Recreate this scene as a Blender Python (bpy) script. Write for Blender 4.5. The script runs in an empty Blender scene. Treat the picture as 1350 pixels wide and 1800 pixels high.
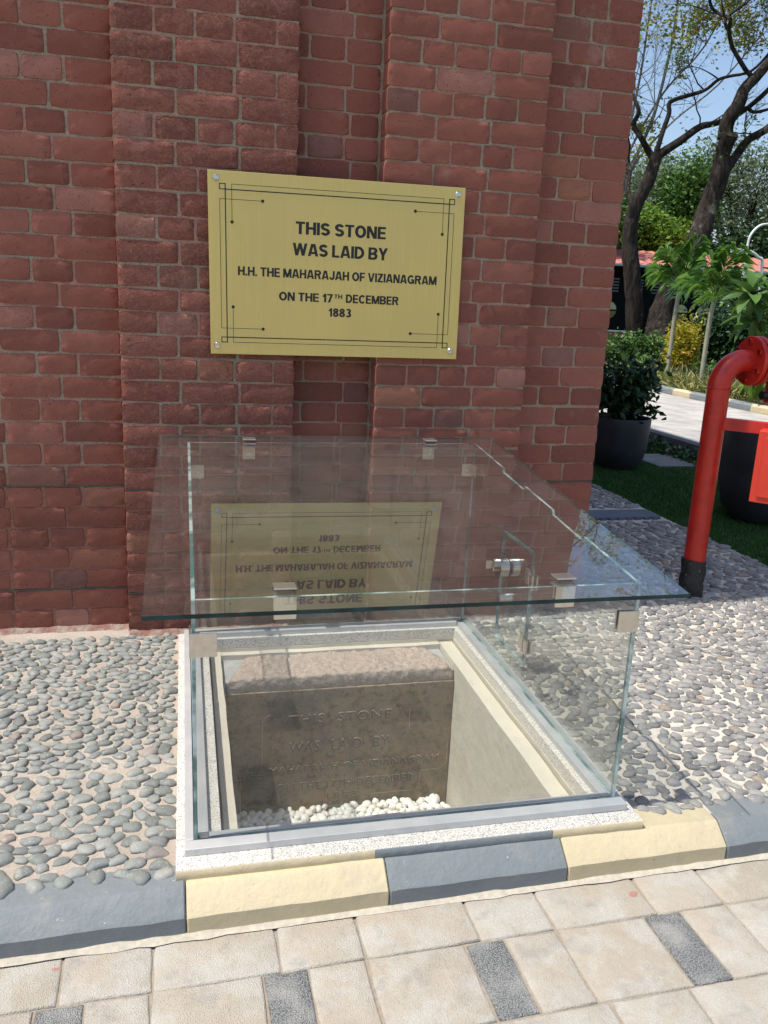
import bpy, bmesh, math, random
import numpy as np
from mathutils import Vector, Matrix, noise
from mathutils.geometry import tessellate_polygon
R = math.radians
rng = random.Random(7)
nr = np.random.RandomState(11)
S = bpy.context.scene
COL = S.collection

# ------------------------------------------------------------------ camera
cam_d = bpy.data.cameras.new('camera'); cam = bpy.data.objects.new('camera', cam_d); COL.objects.link(cam)
cam_d.sensor_fit = 'VERTICAL'; cam_d.sensor_height = 36; cam_d.lens = 29.27
cam_d.clip_start = 0.02; cam_d.clip_end = 2000
cr, cu, cf = Vector((0.97300269, -0.22651293, 0.04424549)), Vector((0.01412079, 0.24977846, 0.96820004)), Vector((0.2303614, 0.94143646, -0.24623365))
m = Matrix((cr, cu, -cf)).transposed().to_4x4(); m.translation = Vector((0.2541, -3.5605, 1.4682))
cam.matrix_world = m
S.camera = cam

# ------------------------------------------------------------------ light
w = bpy.data.worlds.new('World'); S.world = w; w.use_nodes = True
nt = w.node_tree; bg = nt.nodes['Background']
sky = nt.nodes.new('ShaderNodeTexSky'); sky.sky_type = 'NISHITA'; sky.sun_disc = False
SUN_TO = Vector((-0.45, -0.022, 1.0)).normalized()
sky.sun_elevation = math.asin(SUN_TO.z); sky.sun_rotation = math.atan2(SUN_TO.x, SUN_TO.y)
sky.air_density = 1.0; sky.dust_density = 2.2; sky.ozone_density = 1.5
nt.links.new(sky.outputs[0], bg.inputs[0]); bg.inputs[1].default_value = 0.15
sd = bpy.data.lights.new('sun', 'SUN'); sd.energy = 3.7; sd.angle = R(0.55); sd.color = (1, 0.95, 0.87)
sun = bpy.data.objects.new('sun', sd); COL.objects.link(sun)
sun.rotation_euler = SUN_TO.to_track_quat('Z', 'Y').to_euler()
S.view_settings.view_transform = 'Standard'; S.view_settings.look = 'None'
S.view_settings.exposure = 0.38; S.view_settings.gamma = 1; S.view_settings.use_curve_mapping = False
S.render.engine = 'CYCLES'; S.cycles.use_denoising = True
S.cycles.max_bounces = 12; S.cycles.transparent_max_bounces = 24; S.cycles.glossy_bounces = 6; S.cycles.diffuse_bounces = 4
S.cycles.sample_clamp_indirect = 8; S.cycles.caustics_reflective = False

# ------------------------------------------------------------------ object helpers
def link(o, parent=None):
    COL.objects.link(o)
    if parent is not None: o.parent = parent
    return o
def tag(o, label=None, cat=None, group=None, kind=None):
    if label: o['label'] = label
    if cat: o['category'] = cat
    if group: o['group'] = group
    if kind: o['kind'] = kind
    return o
def empty(name, loc=(0, 0, 0), rz=0, **k):
    o = bpy.data.objects.new(name, None); o.location = loc; o.rotation_euler = (0, 0, rz); o.empty_display_size = .1
    link(o); return tag(o, **k)
def mesh(name, verts, faces, mat=None, smooth=False):
    me = bpy.data.meshes.new(name); me.from_pydata([tuple(v) for v in verts], [], [tuple(f) for f in faces]); me.update()
    if mat: me.materials.append(mat)
    if smooth: me.polygons.foreach_set('use_smooth', [True] * len(me.polygons))
    return me
def obj(name, me, parent=None, loc=(0, 0, 0), rot=(0, 0, 0), scale=(1, 1, 1)):
    o = bpy.data.objects.new(name, me); o.location = loc; o.rotation_euler = rot; o.scale = scale
    return link(o, parent)
def npmesh(name, V, F, mat, smooth=False):
    """V (n,3), F (m,k) arrays"""
    me = bpy.data.meshes.new(name); V = np.asarray(V, np.float32); F = np.asarray(F, np.int32)
    me.vertices.add(len(V)); me.vertices.foreach_set('co', V.ravel())
    k = F.shape[1]; me.loops.add(F.size); me.loops.foreach_set('vertex_index', F.ravel())
    me.polygons.add(len(F)); me.polygons.foreach_set('loop_start', np.arange(0, F.size, k, dtype=np.int32))
    me.polygons.foreach_set('loop_total', np.full(len(F), k, np.int32))
    if smooth: me.polygons.foreach_set('use_smooth', np.ones(len(F), bool))
    me.update(calc_edges=True); me.validate()
    if mat: me.materials.append(mat)
    return me
class MB:
    """collects boxes, tubes, lathes into one mesh"""
    def __init__(s): s.v = []; s.f = []
    def add(s, v, f):
        b = len(s.v); s.v += [tuple(p) for p in v]; s.f += [tuple(i + b for i in q) for q in f]
    def box(s, x0, x1, y0, y1, z0, z1, M=None, bev=0):
        if bev:
            bm = bmesh.new(); bmesh.ops.create_cube(bm, size=1)
            for v in bm.verts: v.co = Vector(((x0 + x1) / 2 + v.co.x * (x1 - x0), (y0 + y1) / 2 + v.co.y * (y1 - y0), (z0 + z1) / 2 + v.co.z * (z1 - z0)))
            bmesh.ops.bevel(bm, geom=bm.edges[:], offset=bev, segments=2, affect='EDGES', profile=.5)
            bm.verts.index_update(); v = [p.co.copy() for p in bm.verts]; f = [[q.index for q in p.verts] for p in bm.faces]; bm.free()
        else:
            v = [Vector(p) for p in ((x0, y0, z0), (x1, y0, z0), (x1, y1, z0), (x0, y1, z0), (x0, y0, z1), (x1, y0, z1), (x1, y1, z1), (x0, y1, z1))]
            f = [(0, 3, 2, 1), (4, 5, 6, 7), (0, 1, 5, 4), (1, 2, 6, 5), (2, 3, 7, 6), (3, 0, 4, 7)]
        if M is not None: v = [M @ p for p in v]
        s.add(v, f); return s
    def tube(s, pts, rad, n=12, cap=True, rough=0):
        pts = [Vector(p) for p in pts]; rr = rad if hasattr(rad, '__len__') else [rad] * len(pts)
        t0 = (pts[1] - pts[0]).normalized(); up = Vector((0, 0, 1)) if abs(t0.z) < .9 else Vector((1, 0, 0))
        a = t0.cross(up).normalized(); v = []; f = []
        for i, p in enumerate(pts):
            t = (pts[min(i + 1, len(pts) - 1)] - pts[max(i - 1, 0)]).normalized()
            a = (a - t * a.dot(t)).normalized(); b = t.cross(a)
            for k in range(n):
                an = 2 * math.pi * k / n; q = rr[i]
                if rough: q *= 1 + rough * noise.noise(p * 3 + Vector((math.cos(an), math.sin(an), 0)) * 1.7)
                v.append(p + (a * math.cos(an) + b * math.sin(an)) * q)
        for i in range(len(pts) - 1):
            for k in range(n):
                k2 = (k + 1) % n; f.append((i * n + k, i * n + k2, (i + 1) * n + k2, (i + 1) * n + k))
        if cap: f.append(tuple(range(n - 1, -1, -1))); f.append(tuple((len(pts) - 1) * n + k for k in range(n)))
        s.add(v, f); return s
    def lathe(s, prof, n=32, M=None, close=False):
        v = []; f = []
        for r, z in prof:
            for k in range(n):
                an = 2 * math.pi * k / n; v.append(Vector((r * math.cos(an), r * math.sin(an), z)))
        for i in range(len(prof) - 1):
            for k in range(n):
                k2 = (k + 1) % n; f.append((i * n + k, i * n + k2, (i + 1) * n + k2, (i + 1) * n + k))
        if close: f.append(tuple(range(n - 1, -1, -1))); f.append(tuple((len(prof) - 1) * n + k for k in range(n)))
        if M is not None: v = [M @ p for p in v]
        s.add(v, f); return s
    def build(s, name, mat, parent=None, smooth=False, **k):
        me = mesh(name, s.v, s.f, mat, smooth)
        if smooth: me.set_sharp_from_angle(angle=R(40))
        return obj(name, me, parent, **k)

# ------------------------------------------------------------------ material helpers
class N:
    """thin wrapper for building node trees"""
    def __init__(s, name):
        s.m = bpy.data.materials.new(name); s.m.use_nodes = True; s.t = s.m.node_tree; s.n = s.t.nodes; s.n.clear()
        s.out = s.n.new('ShaderNodeOutputMaterial')
    def new(s, t, **kw):
        nd = s.n.new(t)
        for k, v in kw.items():
            if hasattr(nd, k): setattr(nd, k, v)
        return nd
    def l(s, a, b): s.t.links.new(a, b)
    def put(s, sock, v):
        if hasattr(v, 'is_linked') or hasattr(v, 'links'): s.l(v, sock)
        else: sock.default_value = v if not isinstance(v, tuple) or len(v) == 4 or sock.type == 'VECTOR' else (*v, 1)
    def pos(s): return s.new('ShaderNodeNewGeometry').outputs['Position']
    def noise(s, scale, vec=None, detail=4, rough=.55, dist=0):
        nd = s.new('ShaderNodeTexNoise'); s.l(vec if vec is not None else s.pos(), nd.inputs['Vector'])
        nd.inputs['Scale'].default_value = scale; nd.inputs['Detail'].default_value = detail
        nd.inputs['Roughness'].default_value = rough; nd.inputs['Distortion'].default_value = dist
        return nd.outputs['Fac']
    def voro(s, scale, vec=None, feature='F1', out='Distance', rand=1):
        nd = s.new('ShaderNodeTexVoronoi'); nd.feature = feature; s.l(vec if vec is not None else s.pos(), nd.inputs['Vector'])
        nd.inputs['Scale'].default_value = scale; nd.inputs['Randomness'].default_value = rand
        return nd.outputs[out]
    def ramp(s, fac, stops, interp='LINEAR'):
        nd = s.new('ShaderNodeValToRGB'); nd.color_ramp.interpolation = interp; e = nd.color_ramp.elements
        while len(e) < len(stops): e.new(.5)
        for k, (p, c) in enumerate(stops): e[k].position = p; e[k].color = (*c, 1) if isinstance(c, tuple) else (c, c, c, 1)
        s.l(fac, nd.inputs[0]); return nd.outputs[0]
    def mix(s, fac, a, b, mode='MIX'):
        nd = s.new('ShaderNodeMix'); nd.data_type = 'RGBA'; nd.blend_type = mode
        s.put(nd.inputs[0], fac); s.put(nd.inputs[6], a); s.put(nd.inputs[7], b); return nd.outputs[2]
    def math(s, op, a, b=0.0, c=None):
        nd = s.new('ShaderNodeMath'); nd.operation = op; s.put(nd.inputs[0], a); s.put(nd.inputs[1], b)
        if c is not None: s.put(nd.inputs[2], c)
        return nd.outputs[0]
    def rnd(s):
        a = s.new('ShaderNodeObjectInfo').outputs['Random']; b = s.new('ShaderNodeNewGeometry').outputs['Random Per Island']
        return s.math('FRACT', s.math('ADD', a, b))
    def bsdf(s, color, rough=.7, metal=0, bump=None, strength=.5, dist=.01, spec=.5, **kw):
        b = s.new('ShaderNodeBsdfPrincipled'); s.put(b.inputs['Base Color'], color); s.put(b.inputs['Roughness'], rough)
        s.put(b.inputs['Metallic'], metal); b.inputs['Specular IOR Level'].default_value = spec
        for k, v in kw.items(): s.put(b.inputs[k.replace('_', ' ')], v)
        if bump is not None:
            bp = s.new('ShaderNodeBump'); bp.inputs['Strength'].default_value = strength; bp.inputs['Distance'].default_value = dist
            s.l(bump, bp.inputs['Height']); s.l(bp.outputs[0], b.inputs['Normal'])
        s.l(b.outputs[0], s.out.inputs[0]); s.b = b
        return s.m
def plain(name, color, rough=.6, metal=0, var=.15, scale=20, spec=.5, bump=.15, dist=.003):
    n = N(name); f = n.noise(scale, detail=5)
    c = n.mix(n.ramp(f, [(.3, 0.0), (.7, 1.0)]), tuple(x * (1 - var) for x in color), tuple(min(1, x * (1 + var)) for x in color))
    return n.bsdf(c, rough, metal, bump=f if bump else None, strength=bump, dist=dist, spec=spec)

# bricks -------------------------------------------------------------------
def brick_mat(name, rough_relief):
    n = N(name); r = n.rnd()
    base = n.ramp(r, [(0, (.215, .078, .055)), (.15, (.25, .089, .063)), (.4, (.285, .101, .071)), (.7, (.305, .109, .077)), (.86, (.335, .127, .093)),
                      (.93, (.41, .20, .155)), (.955, (.18, .088, .075)), (.985, (.38, .165, .10)), (1, (.29, .105, .073))])
    big = n.noise(9, detail=5, rough=.65); fine = n.noise(90, detail=6, rough=.7)
    c = n.mix(n.ramp(big, [(.35, .55), (.68, 0.0)]), base, n.mix(.5, base, (.17, .06, .045)))
    dust = n.ramp(n.noise(26, detail=8, rough=.75, dist=.6), [(.56, 0.0), (.72, .38)])
    c = n.mix(dust, c, (.33, .175, .135))
    pale = n.ramp(n.noise(4.3, detail=3), [(.66, 0.0), (.74, .3)])
    c = n.mix(pale, c, (.50, .29, .23))
    c = n.mix(n.ramp(n.noise(2.1, detail=9, rough=.72), [(.60, 0.0), (.70, .35)]), c, (.50, .34, .28))
    pits = n.ramp(n.noise(160, detail=2), [(.27, .0), (.36, 1.0)])
    c = n.mix(n.math('SUBTRACT', 1.0, pits), c, (.06, .022, .018))
    crk = n.voro(22 if rough_relief else 12, n.mix(.12, n.pos(), n.new('ShaderNodeTexNoise').outputs['Color']), 'DISTANCE_TO_EDGE')
    hv = n.noise(44, detail=9, rough=.74, dist=1.8)
    if rough_relief: c = n.mix(n.ramp(hv, [(.50, 0.0), (.60, .4)]), c, (.44, .21, .16))
    ln = n.new('ShaderNodeMapping'); n.l(n.pos(), ln.inputs[0]); ln.inputs['Scale'].default_value = (9, 9, 34)
    ck = n.noise(1, ln.outputs[0], detail=7, rough=.7, dist=1.6); c = n.mix(n.ramp(ck, [(.30, .75), (.36, 0.0)]), c, (.055, .022, .018))
    h = n.math('ADD', n.math('MULTIPLY', fine, .35), n.math('MULTIPLY', hv, 1.1 if rough_relief else .55))
    h = n.math('ADD', h, n.math('MULTIPLY', n.ramp(ck, [(.30, 0.0), (.37, 1.0)]), .3))
    h = n.math('ADD', h, n.math('MULTIPLY', n.ramp(crk, [(0, 0.0), (.04, 1.0)]), .25 if rough_relief else .12))
    h = n.math('ADD', h, n.math('MULTIPLY', pits, .2))
    return n.bsdf(c, .82, bump=h, strength=.85 if rough_relief else .5, dist=.008 if rough_relief else .0045, spec=.25)
M_brick = brick_mat('brick_smooth_face', False); M_brickr = brick_mat('brick_rough_face', True)
def mortar_mat():
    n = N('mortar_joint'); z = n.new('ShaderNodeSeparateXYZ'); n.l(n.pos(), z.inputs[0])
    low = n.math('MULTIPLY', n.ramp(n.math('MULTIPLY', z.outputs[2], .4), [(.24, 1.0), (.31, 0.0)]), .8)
    f = n.noise(5.5, detail=5, rough=.6); g = n.noise(140, detail=4)
    c = n.mix(n.ramp(f, [(.42, 0.0), (.56, 1.0)]), (.50, .27, .20), (.42, .345, .25))
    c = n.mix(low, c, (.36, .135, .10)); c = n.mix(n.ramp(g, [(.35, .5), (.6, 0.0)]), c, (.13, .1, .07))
    return n.bsdf(c, .95, bump=n.noise(110, detail=6, rough=.7), strength=.9, dist=.006, spec=.15)
M_mortar = mortar_mat()
M_groove = plain('weathered_joint', (.09, .09, .07), .95, scale=60)
# ground materials ------------------------------------------------------------
def pebble_mat(name, stops):
    n = N(name); c = n.ramp(n.rnd(), stops); f = n.noise(60, detail=5, rough=.6)
    c = n.mix(n.ramp(f, [(.35, .35), (.65, 0.0)]), c, n.mix(.5, c, (.08, .09, .085)))
    c = n.mix(n.ramp(n.noise(18, detail=6, rough=.7), [(.54, 0.0), (.66, .55)]), c, (.46, .43, .37))
    c = n.mix(n.ramp(n.noise(210, detail=2), [(.62, 0.0), (.68, .5)]), c, (.5, .48, .44))
    return n.bsdf(c, .62, bump=n.noise(160, detail=5), strength=.35, dist=.002, spec=.35)
M_peb_l = pebble_mat('river_pebble_green_grey', [(0, (.165, .178, .165)), (.3, (.225, .24, .222)), (.6, (.27, .282, .26)), (.85, (.325, .328, .30)), (.95, (.195, .21, .21)), (.985, (.29, .235, .2)), (1, (.36, .34, .3))])
M_peb_r = pebble_mat('river_pebble_grey', [(0, (.17, .165, .16)), (.3, (.235, .23, .22)), (.6, (.30, .29, .275)), (.85, (.35, .335, .31)), (.95, (.2, .2, .2)), (.98, (.36, .28, .2)), (1, (.42, .4, .36))])
def bed_mat(name, a, b, c3):
    n = N(name); f = n.noise(3.2, detail=6, rough=.65); g = n.noise(150, detail=6, rough=.75)
    c = n.mix(n.ramp(f, [(.38, 0.0), (.62, 1.0)]), a, b); c = n.mix(n.ramp(g, [(.42, .6), (.58, 0.0)]), c, c3)
    c = n.mix(n.ramp(n.noise(1.1, detail=4), [(.55, 0.0), (.7, .5)]), c, c3)
    return n.bsdf(c, .95, bump=g, strength=.9, dist=.006, spec=.1)
M_bed_l = bed_mat('pinkish_cement_bed', (.47, .415, .345), (.58, .54, .47), (.40, .31, .25))
M_bed_r = bed_mat('pale_cement_bed', (.72, .67, .58), (.78, .72, .62), (.5, .44, .36))
def paver_mat():
    n = N('cream_paver'); r = n.rnd()
    base = n.ramp(r, [(0, (.41, .37, .29)), (.3, (.465, .43, .345)), (.6, (.455, .435, .375)), (.85, (.495, .465, .39)), (1, (.41, .36, .275))])
    f = n.noise(7, detail=7, rough=.62); g = n.noise(2.3, detail=3)
    c = n.mix(n.ramp(f, [(.45, 0.0), (.56, .85)]), base, (.55, .545, .50))
    c = n.mix(n.ramp(n.noise(19, detail=8, rough=.7), [(.54, 0.0), (.66, .5)]), c, (.36, .30, .24))
    c = n.mix(n.ramp(n.noise(5, detail=6, rough=.6), [(.50, 0.0), (.60, .6)]), c, (.47, .385, .28))
    c = n.mix(n.ramp(n.noise(13, detail=5), [(.56, 0.0), (.68, .65)]), c, (.29, .28, .265))
    c = n.mix(n.ramp(n.noise(1.7, detail=8, rough=.7), [(.52, 0.0), (.64, .4)]), c, (.34, .315, .275))
    c = n.mix(n.ramp(n.noise(420, detail=2), [(.60, 0.0), (.66, .55)]), c, (.28, .25, .21))
    dm = n.voro(230); c = n.mix(n.ramp(dm, [(.15, .0), (.6, .6)]), c, (.33, .29, .24))
    v = n.new('ShaderNodeTexVoronoi'); n.l(n.mix(.03, n.pos(), n.new('ShaderNodeTexNoise').outputs['Color']), v.inputs['Vector']); v.inputs['Scale'].default_value = 11
    sp = n.new('ShaderNodeSeparateColor'); n.l(v.outputs['Color'], sp.inputs[0])
    spot = n.math('MULTIPLY', n.math('LESS_THAN', v.outputs['Distance'], n.math('MULTIPLY', n.math('POWER', sp.outputs[1], 2.0), .17)), n.math('GREATER_THAN', sp.outputs[0], .45))
    c = n.mix(n.math('MULTIPLY', spot, .65), c, (.40, .15, .11))
    h = n.math('ADD', n.math('MULTIPLY', n.ramp(dm, [(0, 0.0), (.5, 1.0)]), -.25), n.noise(12, detail=7, rough=.6))
    return n.bsdf(c, .85, bump=h, strength=.85, dist=.008, spec=.25)
M_paver = paver_mat()
def dark_paver():
    n = N('charcoal_paver'); d = n.voro(260, feature='F1'); f = n.noise(9, detail=5)
    c = n.ramp(d, [(0, (.42, .42, .40)), (.35, (.235, .24, .235)), (.7, (.11, .118, .118))])
    c = n.mix(n.ramp(f, [(.48, 0.0), (.66, .7)]), c, (.36, .355, .33))
    return n.bsdf(c, .8, bump=d, strength=.9, dist=.004)
M_dpaver = dark_paver()
M_grout = plain('paver_joint_sand', (.30, .255, .20), .95, scale=90)
def paint_mat(name, col, dark):
    n = N(name); f = n.noise(6, detail=8, rough=.65); g = n.noise(45, detail=6, rough=.7)
    c = n.mix(n.ramp(f, [(.4, 0.0), (.7, .5)]), col, tuple(min(1, x * 1.15) for x in col))
    c = n.mix(n.ramp(g, [(.62, 0.0), (.72, .6)]), c, dark)
    c = n.mix(n.ramp(n.noise(80, detail=3), [(.715, 0.0), (.74, .7)]), c, (.6, .58, .52))
    c = n.mix(n.ramp(n.noise(3.1, detail=9, rough=.7), [(.54, 0.0), (.66, .35)]), c, (.40, .36, .29))
    c = n.mix(n.ramp(n.noise(33, detail=7, rough=.75, dist=1), [(.62, 0.0), (.66, .4)]), c, (.25, .22, .18))
    h = n.math('ADD', n.math('MULTIPLY', n.noise(17, detail=7, rough=.6), 1.5), n.math('MULTIPLY', g, .4))
    return n.bsdf(c, .6, bump=h, strength=.55, dist=.007, spec=.4)
M_kcream = paint_mat('kerb_paint_cream', (.56, .475, .305), (.42, .35, .22))
M_kgrey = paint_mat('kerb_paint_grey', (.185, .207, .216), (.13, .148, .155))
def granite_mat():
    n = N('speckled_granite'); v = n.voro(330, out='Color'); s2 = n.new('ShaderNodeSeparateColor'); n.l(v, s2.inputs[0])
    c = n.ramp(s2.outputs[0], [(0, (.24, .23, .22)), (.16, (.5, .47, .43)), (.4, (.68, .64, .58)), (1, (.76, .73, .68))])
    c = n.mix(n.ramp(n.noise(300, detail=2), [(.33, 1.0), (.4, 0.0)]), c, (.12, .12, .12))
    c = n.mix(n.ramp(n.noise(5, detail=4), [(.5, 0.0), (.7, .3)]), c, (.62, .55, .42))
    return n.bsdf(c, .5, bump=n.noise(200), strength=.2, dist=.002)
M_granite = granite_mat()
def alu_mat():
    n = N('brushed_aluminium'); f = n.noise(8, detail=6)
    c = n.mix(n.ramp(f, [(.4, 0.0), (.65, 1.0)]), (.52, .53, .54), (.62, .62, .61))
    c = n.mix(n.ramp(n.noise(40, detail=6, rough=.7), [(.62, 0.0), (.72, .5)]), c, (.42, .38, .32))
    return n.bsdf(c, .45, .35, bump=n.noise(60, detail=4), strength=.1, dist=.002)
M_alu = alu_mat()
M_steel = plain('polished_steel', (.62, .60, .56), .14, 1, var=.05, scale=30, bump=.03)
M_steelb = plain('satin_steel', (.62, .58, .52), .3, .9, var=.08, scale=60, bump=.06)
def glass_mat(name, tint, dirt, refl=1.0):
    n = N(name); geo = n.new('ShaderNodeNewGeometry')
    ior = n.math('ADD', n.math('MULTIPLY', geo.outputs['Backfacing'], 1 / 1.52 - 1.52), 1.52)
    fr = n.new('ShaderNodeFresnel'); n.l(ior, fr.inputs[0])
    tr = n.new('ShaderNodeBsdfTransparent'); tr.inputs[0].default_value = (*tint, 1)
    gl = n.new('ShaderNodeBsdfGlossy'); gl.inputs['Roughness'].default_value = 0.0
    gl.inputs[0].default_value = (.95, 1, .98, 1)
    mx = n.new('ShaderNodeMixShader'); n.l(n.math('MINIMUM', n.math('MULTIPLY', fr.outputs[0], refl), 1.0), mx.inputs[0]); n.l(tr.outputs[0], mx.inputs[1]); n.l(gl.outputs[0], mx.inputs[2])
    df = n.new('ShaderNodeBsdfDiffuse'); df.inputs[0].default_value = (.62, .6, .56, 1)
    d2 = n.new('ShaderNodeMixShader')
    sm = n.ramp(n.noise(3.2, detail=7, rough=.7), [(.35, dirt * .25), (.7, dirt)])
    sp = n.ramp(n.noise(150, detail=2), [(.70, 0.0), (.75, .35)])
    n.l(n.math('ADD', sm, n.math('MULTIPLY', sp, dirt * 6)), d2.inputs[0]); n.l(mx.outputs[0], d2.inputs[1]); n.l(df.outputs[0], d2.inputs[2])
    n.l(d2.outputs[0], n.out.inputs[0]); return n.m
M_glass = glass_mat('clear_glass', (.968, .977, .970), .010)
M_lid = glass_mat('dusty_lid_glass', (.925, .945, .935), .045, 2.1)
n_ = N('lid_under_face'); t_ = n_.new('ShaderNodeBsdfTransparent'); t_.inputs[0].default_value = (.97, .985, .975, 1); n_.l(t_.outputs[0], n_.out.inputs[0]); M_under = n_.m
def edge_mat():
    n = N('glass_cut_edge'); f = n.noise(14, detail=3)
    c = n.mix(n.ramp(f, [(.4, 0.0), (.6, 1.0)]), (.002, .018, .020), (.008, .045, .045))
    return n.bsdf(c, .25, spec=.35)
M_edge = edge_mat()
def light_edge():
    n = N('glass_edge_painted_glints'); f = n.noise(9, detail=4)
    c = n.mix(n.ramp(f, [(.42, 0.0), (.58, 1.0)]), (.07, .19, .18), (.55, .66, .63))  # glints along the pane edges are painted as pale patches in the colour
    return n.bsdf(c, .12, spec=.9)
M_edgel = light_edge()
M_cream = paint_mat('pit_paint_cream', (.63, .575, .475), (.48, .44, .36))
def stone_rough():
    n = N('rough_hewn_stone'); f = n.noise(70, detail=8, rough=.75); g = n.noise(6, detail=5)
    c = n.mix(n.ramp(f, [(.35, 0.0), (.65, 1.0)]), (.44, .33, .26), (.72, .60, .51))
    c = n.mix(n.ramp(g, [(.42, 0.0), (.66, .7)]), c, (.56, .44, .36))
    c = n.mix(n.ramp(n.noise(230, detail=3), [(.64, 0.0), (.7, .7)]), c, (.7, .62, .52))
    return n.bsdf(c, .9, bump=n.math('ADD', f, n.math('MULTIPLY', n.noise(25, detail=5), 1.5)), strength=1, dist=.012, spec=.2)
M_srough = stone_rough()
def stone_face():
    n = N('dressed_stone_face'); f = n.noise(30, detail=9, rough=.75); g = n.noise(4, detail=5, rough=.6, dist=1)
    c = n.mix(n.ramp(g, [(.38, 0.0), (.62, 1.0)]), (.22, .175, .125), (.36, .255, .16))
    c = n.mix(n.ramp(f, [(.36, .8), (.52, 0.0)]), c, (.09, .085, .07))
    c = n.mix(n.ramp(n.noise(200, detail=3), [(.62, 0.0), (.7, .5)]), c, (.4, .34, .27))
    return n.bsdf(c, .6, bump=n.noise(120, detail=6), strength=.35, dist=.003, spec=.4)
M_sface = stone_face()
M_sletter = plain('worn_letter_edge', (.46, .39, .30), .8, scale=80)
M_sdark = plain('letter_shade_stone', (.16, .13, .10), .8, scale=80)
M_smortar = plain('grey_packing_mortar', (.40, .40, .39), .9, scale=25, bump=.5, dist=.006)
def marble_peb():
    n = N('white_marble_pebble'); c = n.ramp(n.rnd(), [(0, (.80, .78, .73)), (.5, (.85, .84, .80)), (.88, (.80, .73, .62)), (1, (.74, .70, .64))])
    return n.bsdf(c, .45, bump=n.noise(70), strength=.15, dist=.003)
M_white = marble_peb()
def brass_mat():
    n = N('brushed_brass'); mp = n.new('ShaderNodeMapping'); n.l(n.pos(), mp.inputs[0]); mp.inputs['Scale'].default_value = (240, 1, 2.2)
    f = n.noise(1, mp.outputs[0], detail=3); g = n.noise(2.2, detail=3)
    c = n.mix(n.ramp(f, [(.3, 0.0), (.7, 1.0)]), (.68, .52, .17), (.75, .58, .20))
    c = n.mix(n.ramp(g, [(.4, 0.0), (.7, .35)]), c, (.58, .47, .18))
    return n.bsdf(c, .42, .45, bump=f, strength=.04, dist=.001, spec=.5)
M_brass = brass_mat()
M_ink = plain('black_enamel', (.012, .011, .010), .4, bump=0)
M_red = plain('fire_red_paint', (.46, .024, .015), .32, var=.22, scale=14, spec=.5, bump=.12)
M_redbox = plain('cabinet_red_paint', (.62, .045, .022), .42, var=.06, scale=8, bump=.05)
def wrap_mat():
    n = N('black_pipe_wrap'); f = n.noise(120, detail=3); c = n.mix(n.ramp(f, [(.66, 0.0), (.7, .8)]), (.012, .012, .014), (.45, .44, .42))
    return n.bsdf(c, .5, bump=n.noise(25), strength=.5, dist=.004)
M_wrap = wrap_mat()
M_pot = plain('matt_black_pot', (.028, .03, .036), .55, var=.3, scale=6, bump=.1)
M_soil = plain('brown_soil', (.10, .065, .045), .95, scale=30, bump=.8, dist=.01)
M_conc = plain('grey_concrete', (.16, .16, .165), .9, scale=12, bump=.4)
M_slabp = plain('pale_path_slab', (.42, .40, .37), .9, var=.2, scale=4, bump=.3)
M_kshade = plain('shade_toned_kerb', (.055, .062, .075), .6, scale=10)  # the shade lying on the path kerb is put into this dark colour
M_drain = plain('slate_grey_drain_cover', (.12, .14, .17), .6, scale=12)
def leaf_mat(name, stops, gloss=.45, trans=.25):
    n = N(name); c = n.ramp(n.rnd(), stops)
    b = n.new('ShaderNodeBsdfPrincipled'); n.l(c, b.inputs['Base Color']); b.inputs['Roughness'].default_value = gloss; b.inputs['Specular IOR Level'].default_value = .35
    t = n.new('ShaderNodeBsdfTranslucent'); n.l(n.mix(.4, c, (.25, .45, .03), 'MULTIPLY') if False else c, t.inputs[0])
    x = n.new('ShaderNodeMixShader'); x.inputs[0].default_value = trans; n.l(b.outputs[0], x.inputs[1]); n.l(t.outputs[0], x.inputs[2]); n.l(x.outputs[0], n.out.inputs[0])
    return n.m
M_lf_dark = leaf_mat('dark_glossy_leaf', [(0, (.015, .04, .014)), (.6, (.025, .065, .02)), (.95, (.04, .10, .03)), (1, (.10, .20, .04))], .3, .12)
M_lf_mid = leaf_mat('green_leaf', [(0, (.04, .095, .022)), (.5, (.075, .165, .03)), (1, (.13, .23, .045))])
M_lf_lime = leaf_mat('lime_leaf', [(0, (.08, .17, .02)), (.5, (.15, .28, .03)), (1, (.25, .36, .05))], .45, .4)
M_lf_palm = leaf_mat('palm_leaflet', [(0, (.05, .13, .03)), (.5, (.10, .22, .04)), (1, (.20, .36, .05))], .4, .35)
M_lf_gold = leaf_mat('golden_leaf', [(0, (.18, .24, .02)), (.35, (.42, .42, .03)), (.75, (.58, .50, .05)), (.93, (.52, .26, .05)), (1, (.55, .16, .07))], .45, .35)
M_lf_dry = leaf_mat('yellowing_leaf', [(0, (.09, .16, .03)), (.45, (.22, .28, .05)), (.75, (.38, .33, .07)), (1, (.42, .22, .06))], .5, .45)
M_lf_grey = leaf_mat('far_feathery_leaf', [(0, (.09, .14, .06)), (.5, (.14, .20, .09)), (1, (.20, .25, .14))], .6, .3)
M_lf_var = leaf_mat('variegated_leaf', [(0, (.13, .20, .04)), (.5, (.35, .36, .12)), (1, (.5, .46, .22))], .5, .3)
M_grass = leaf_mat('grass_blade', [(0, (.02, .075, .015)), (.5, (.035, .12, .02)), (1, (.06, .16, .03))], .6, .2)
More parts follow.
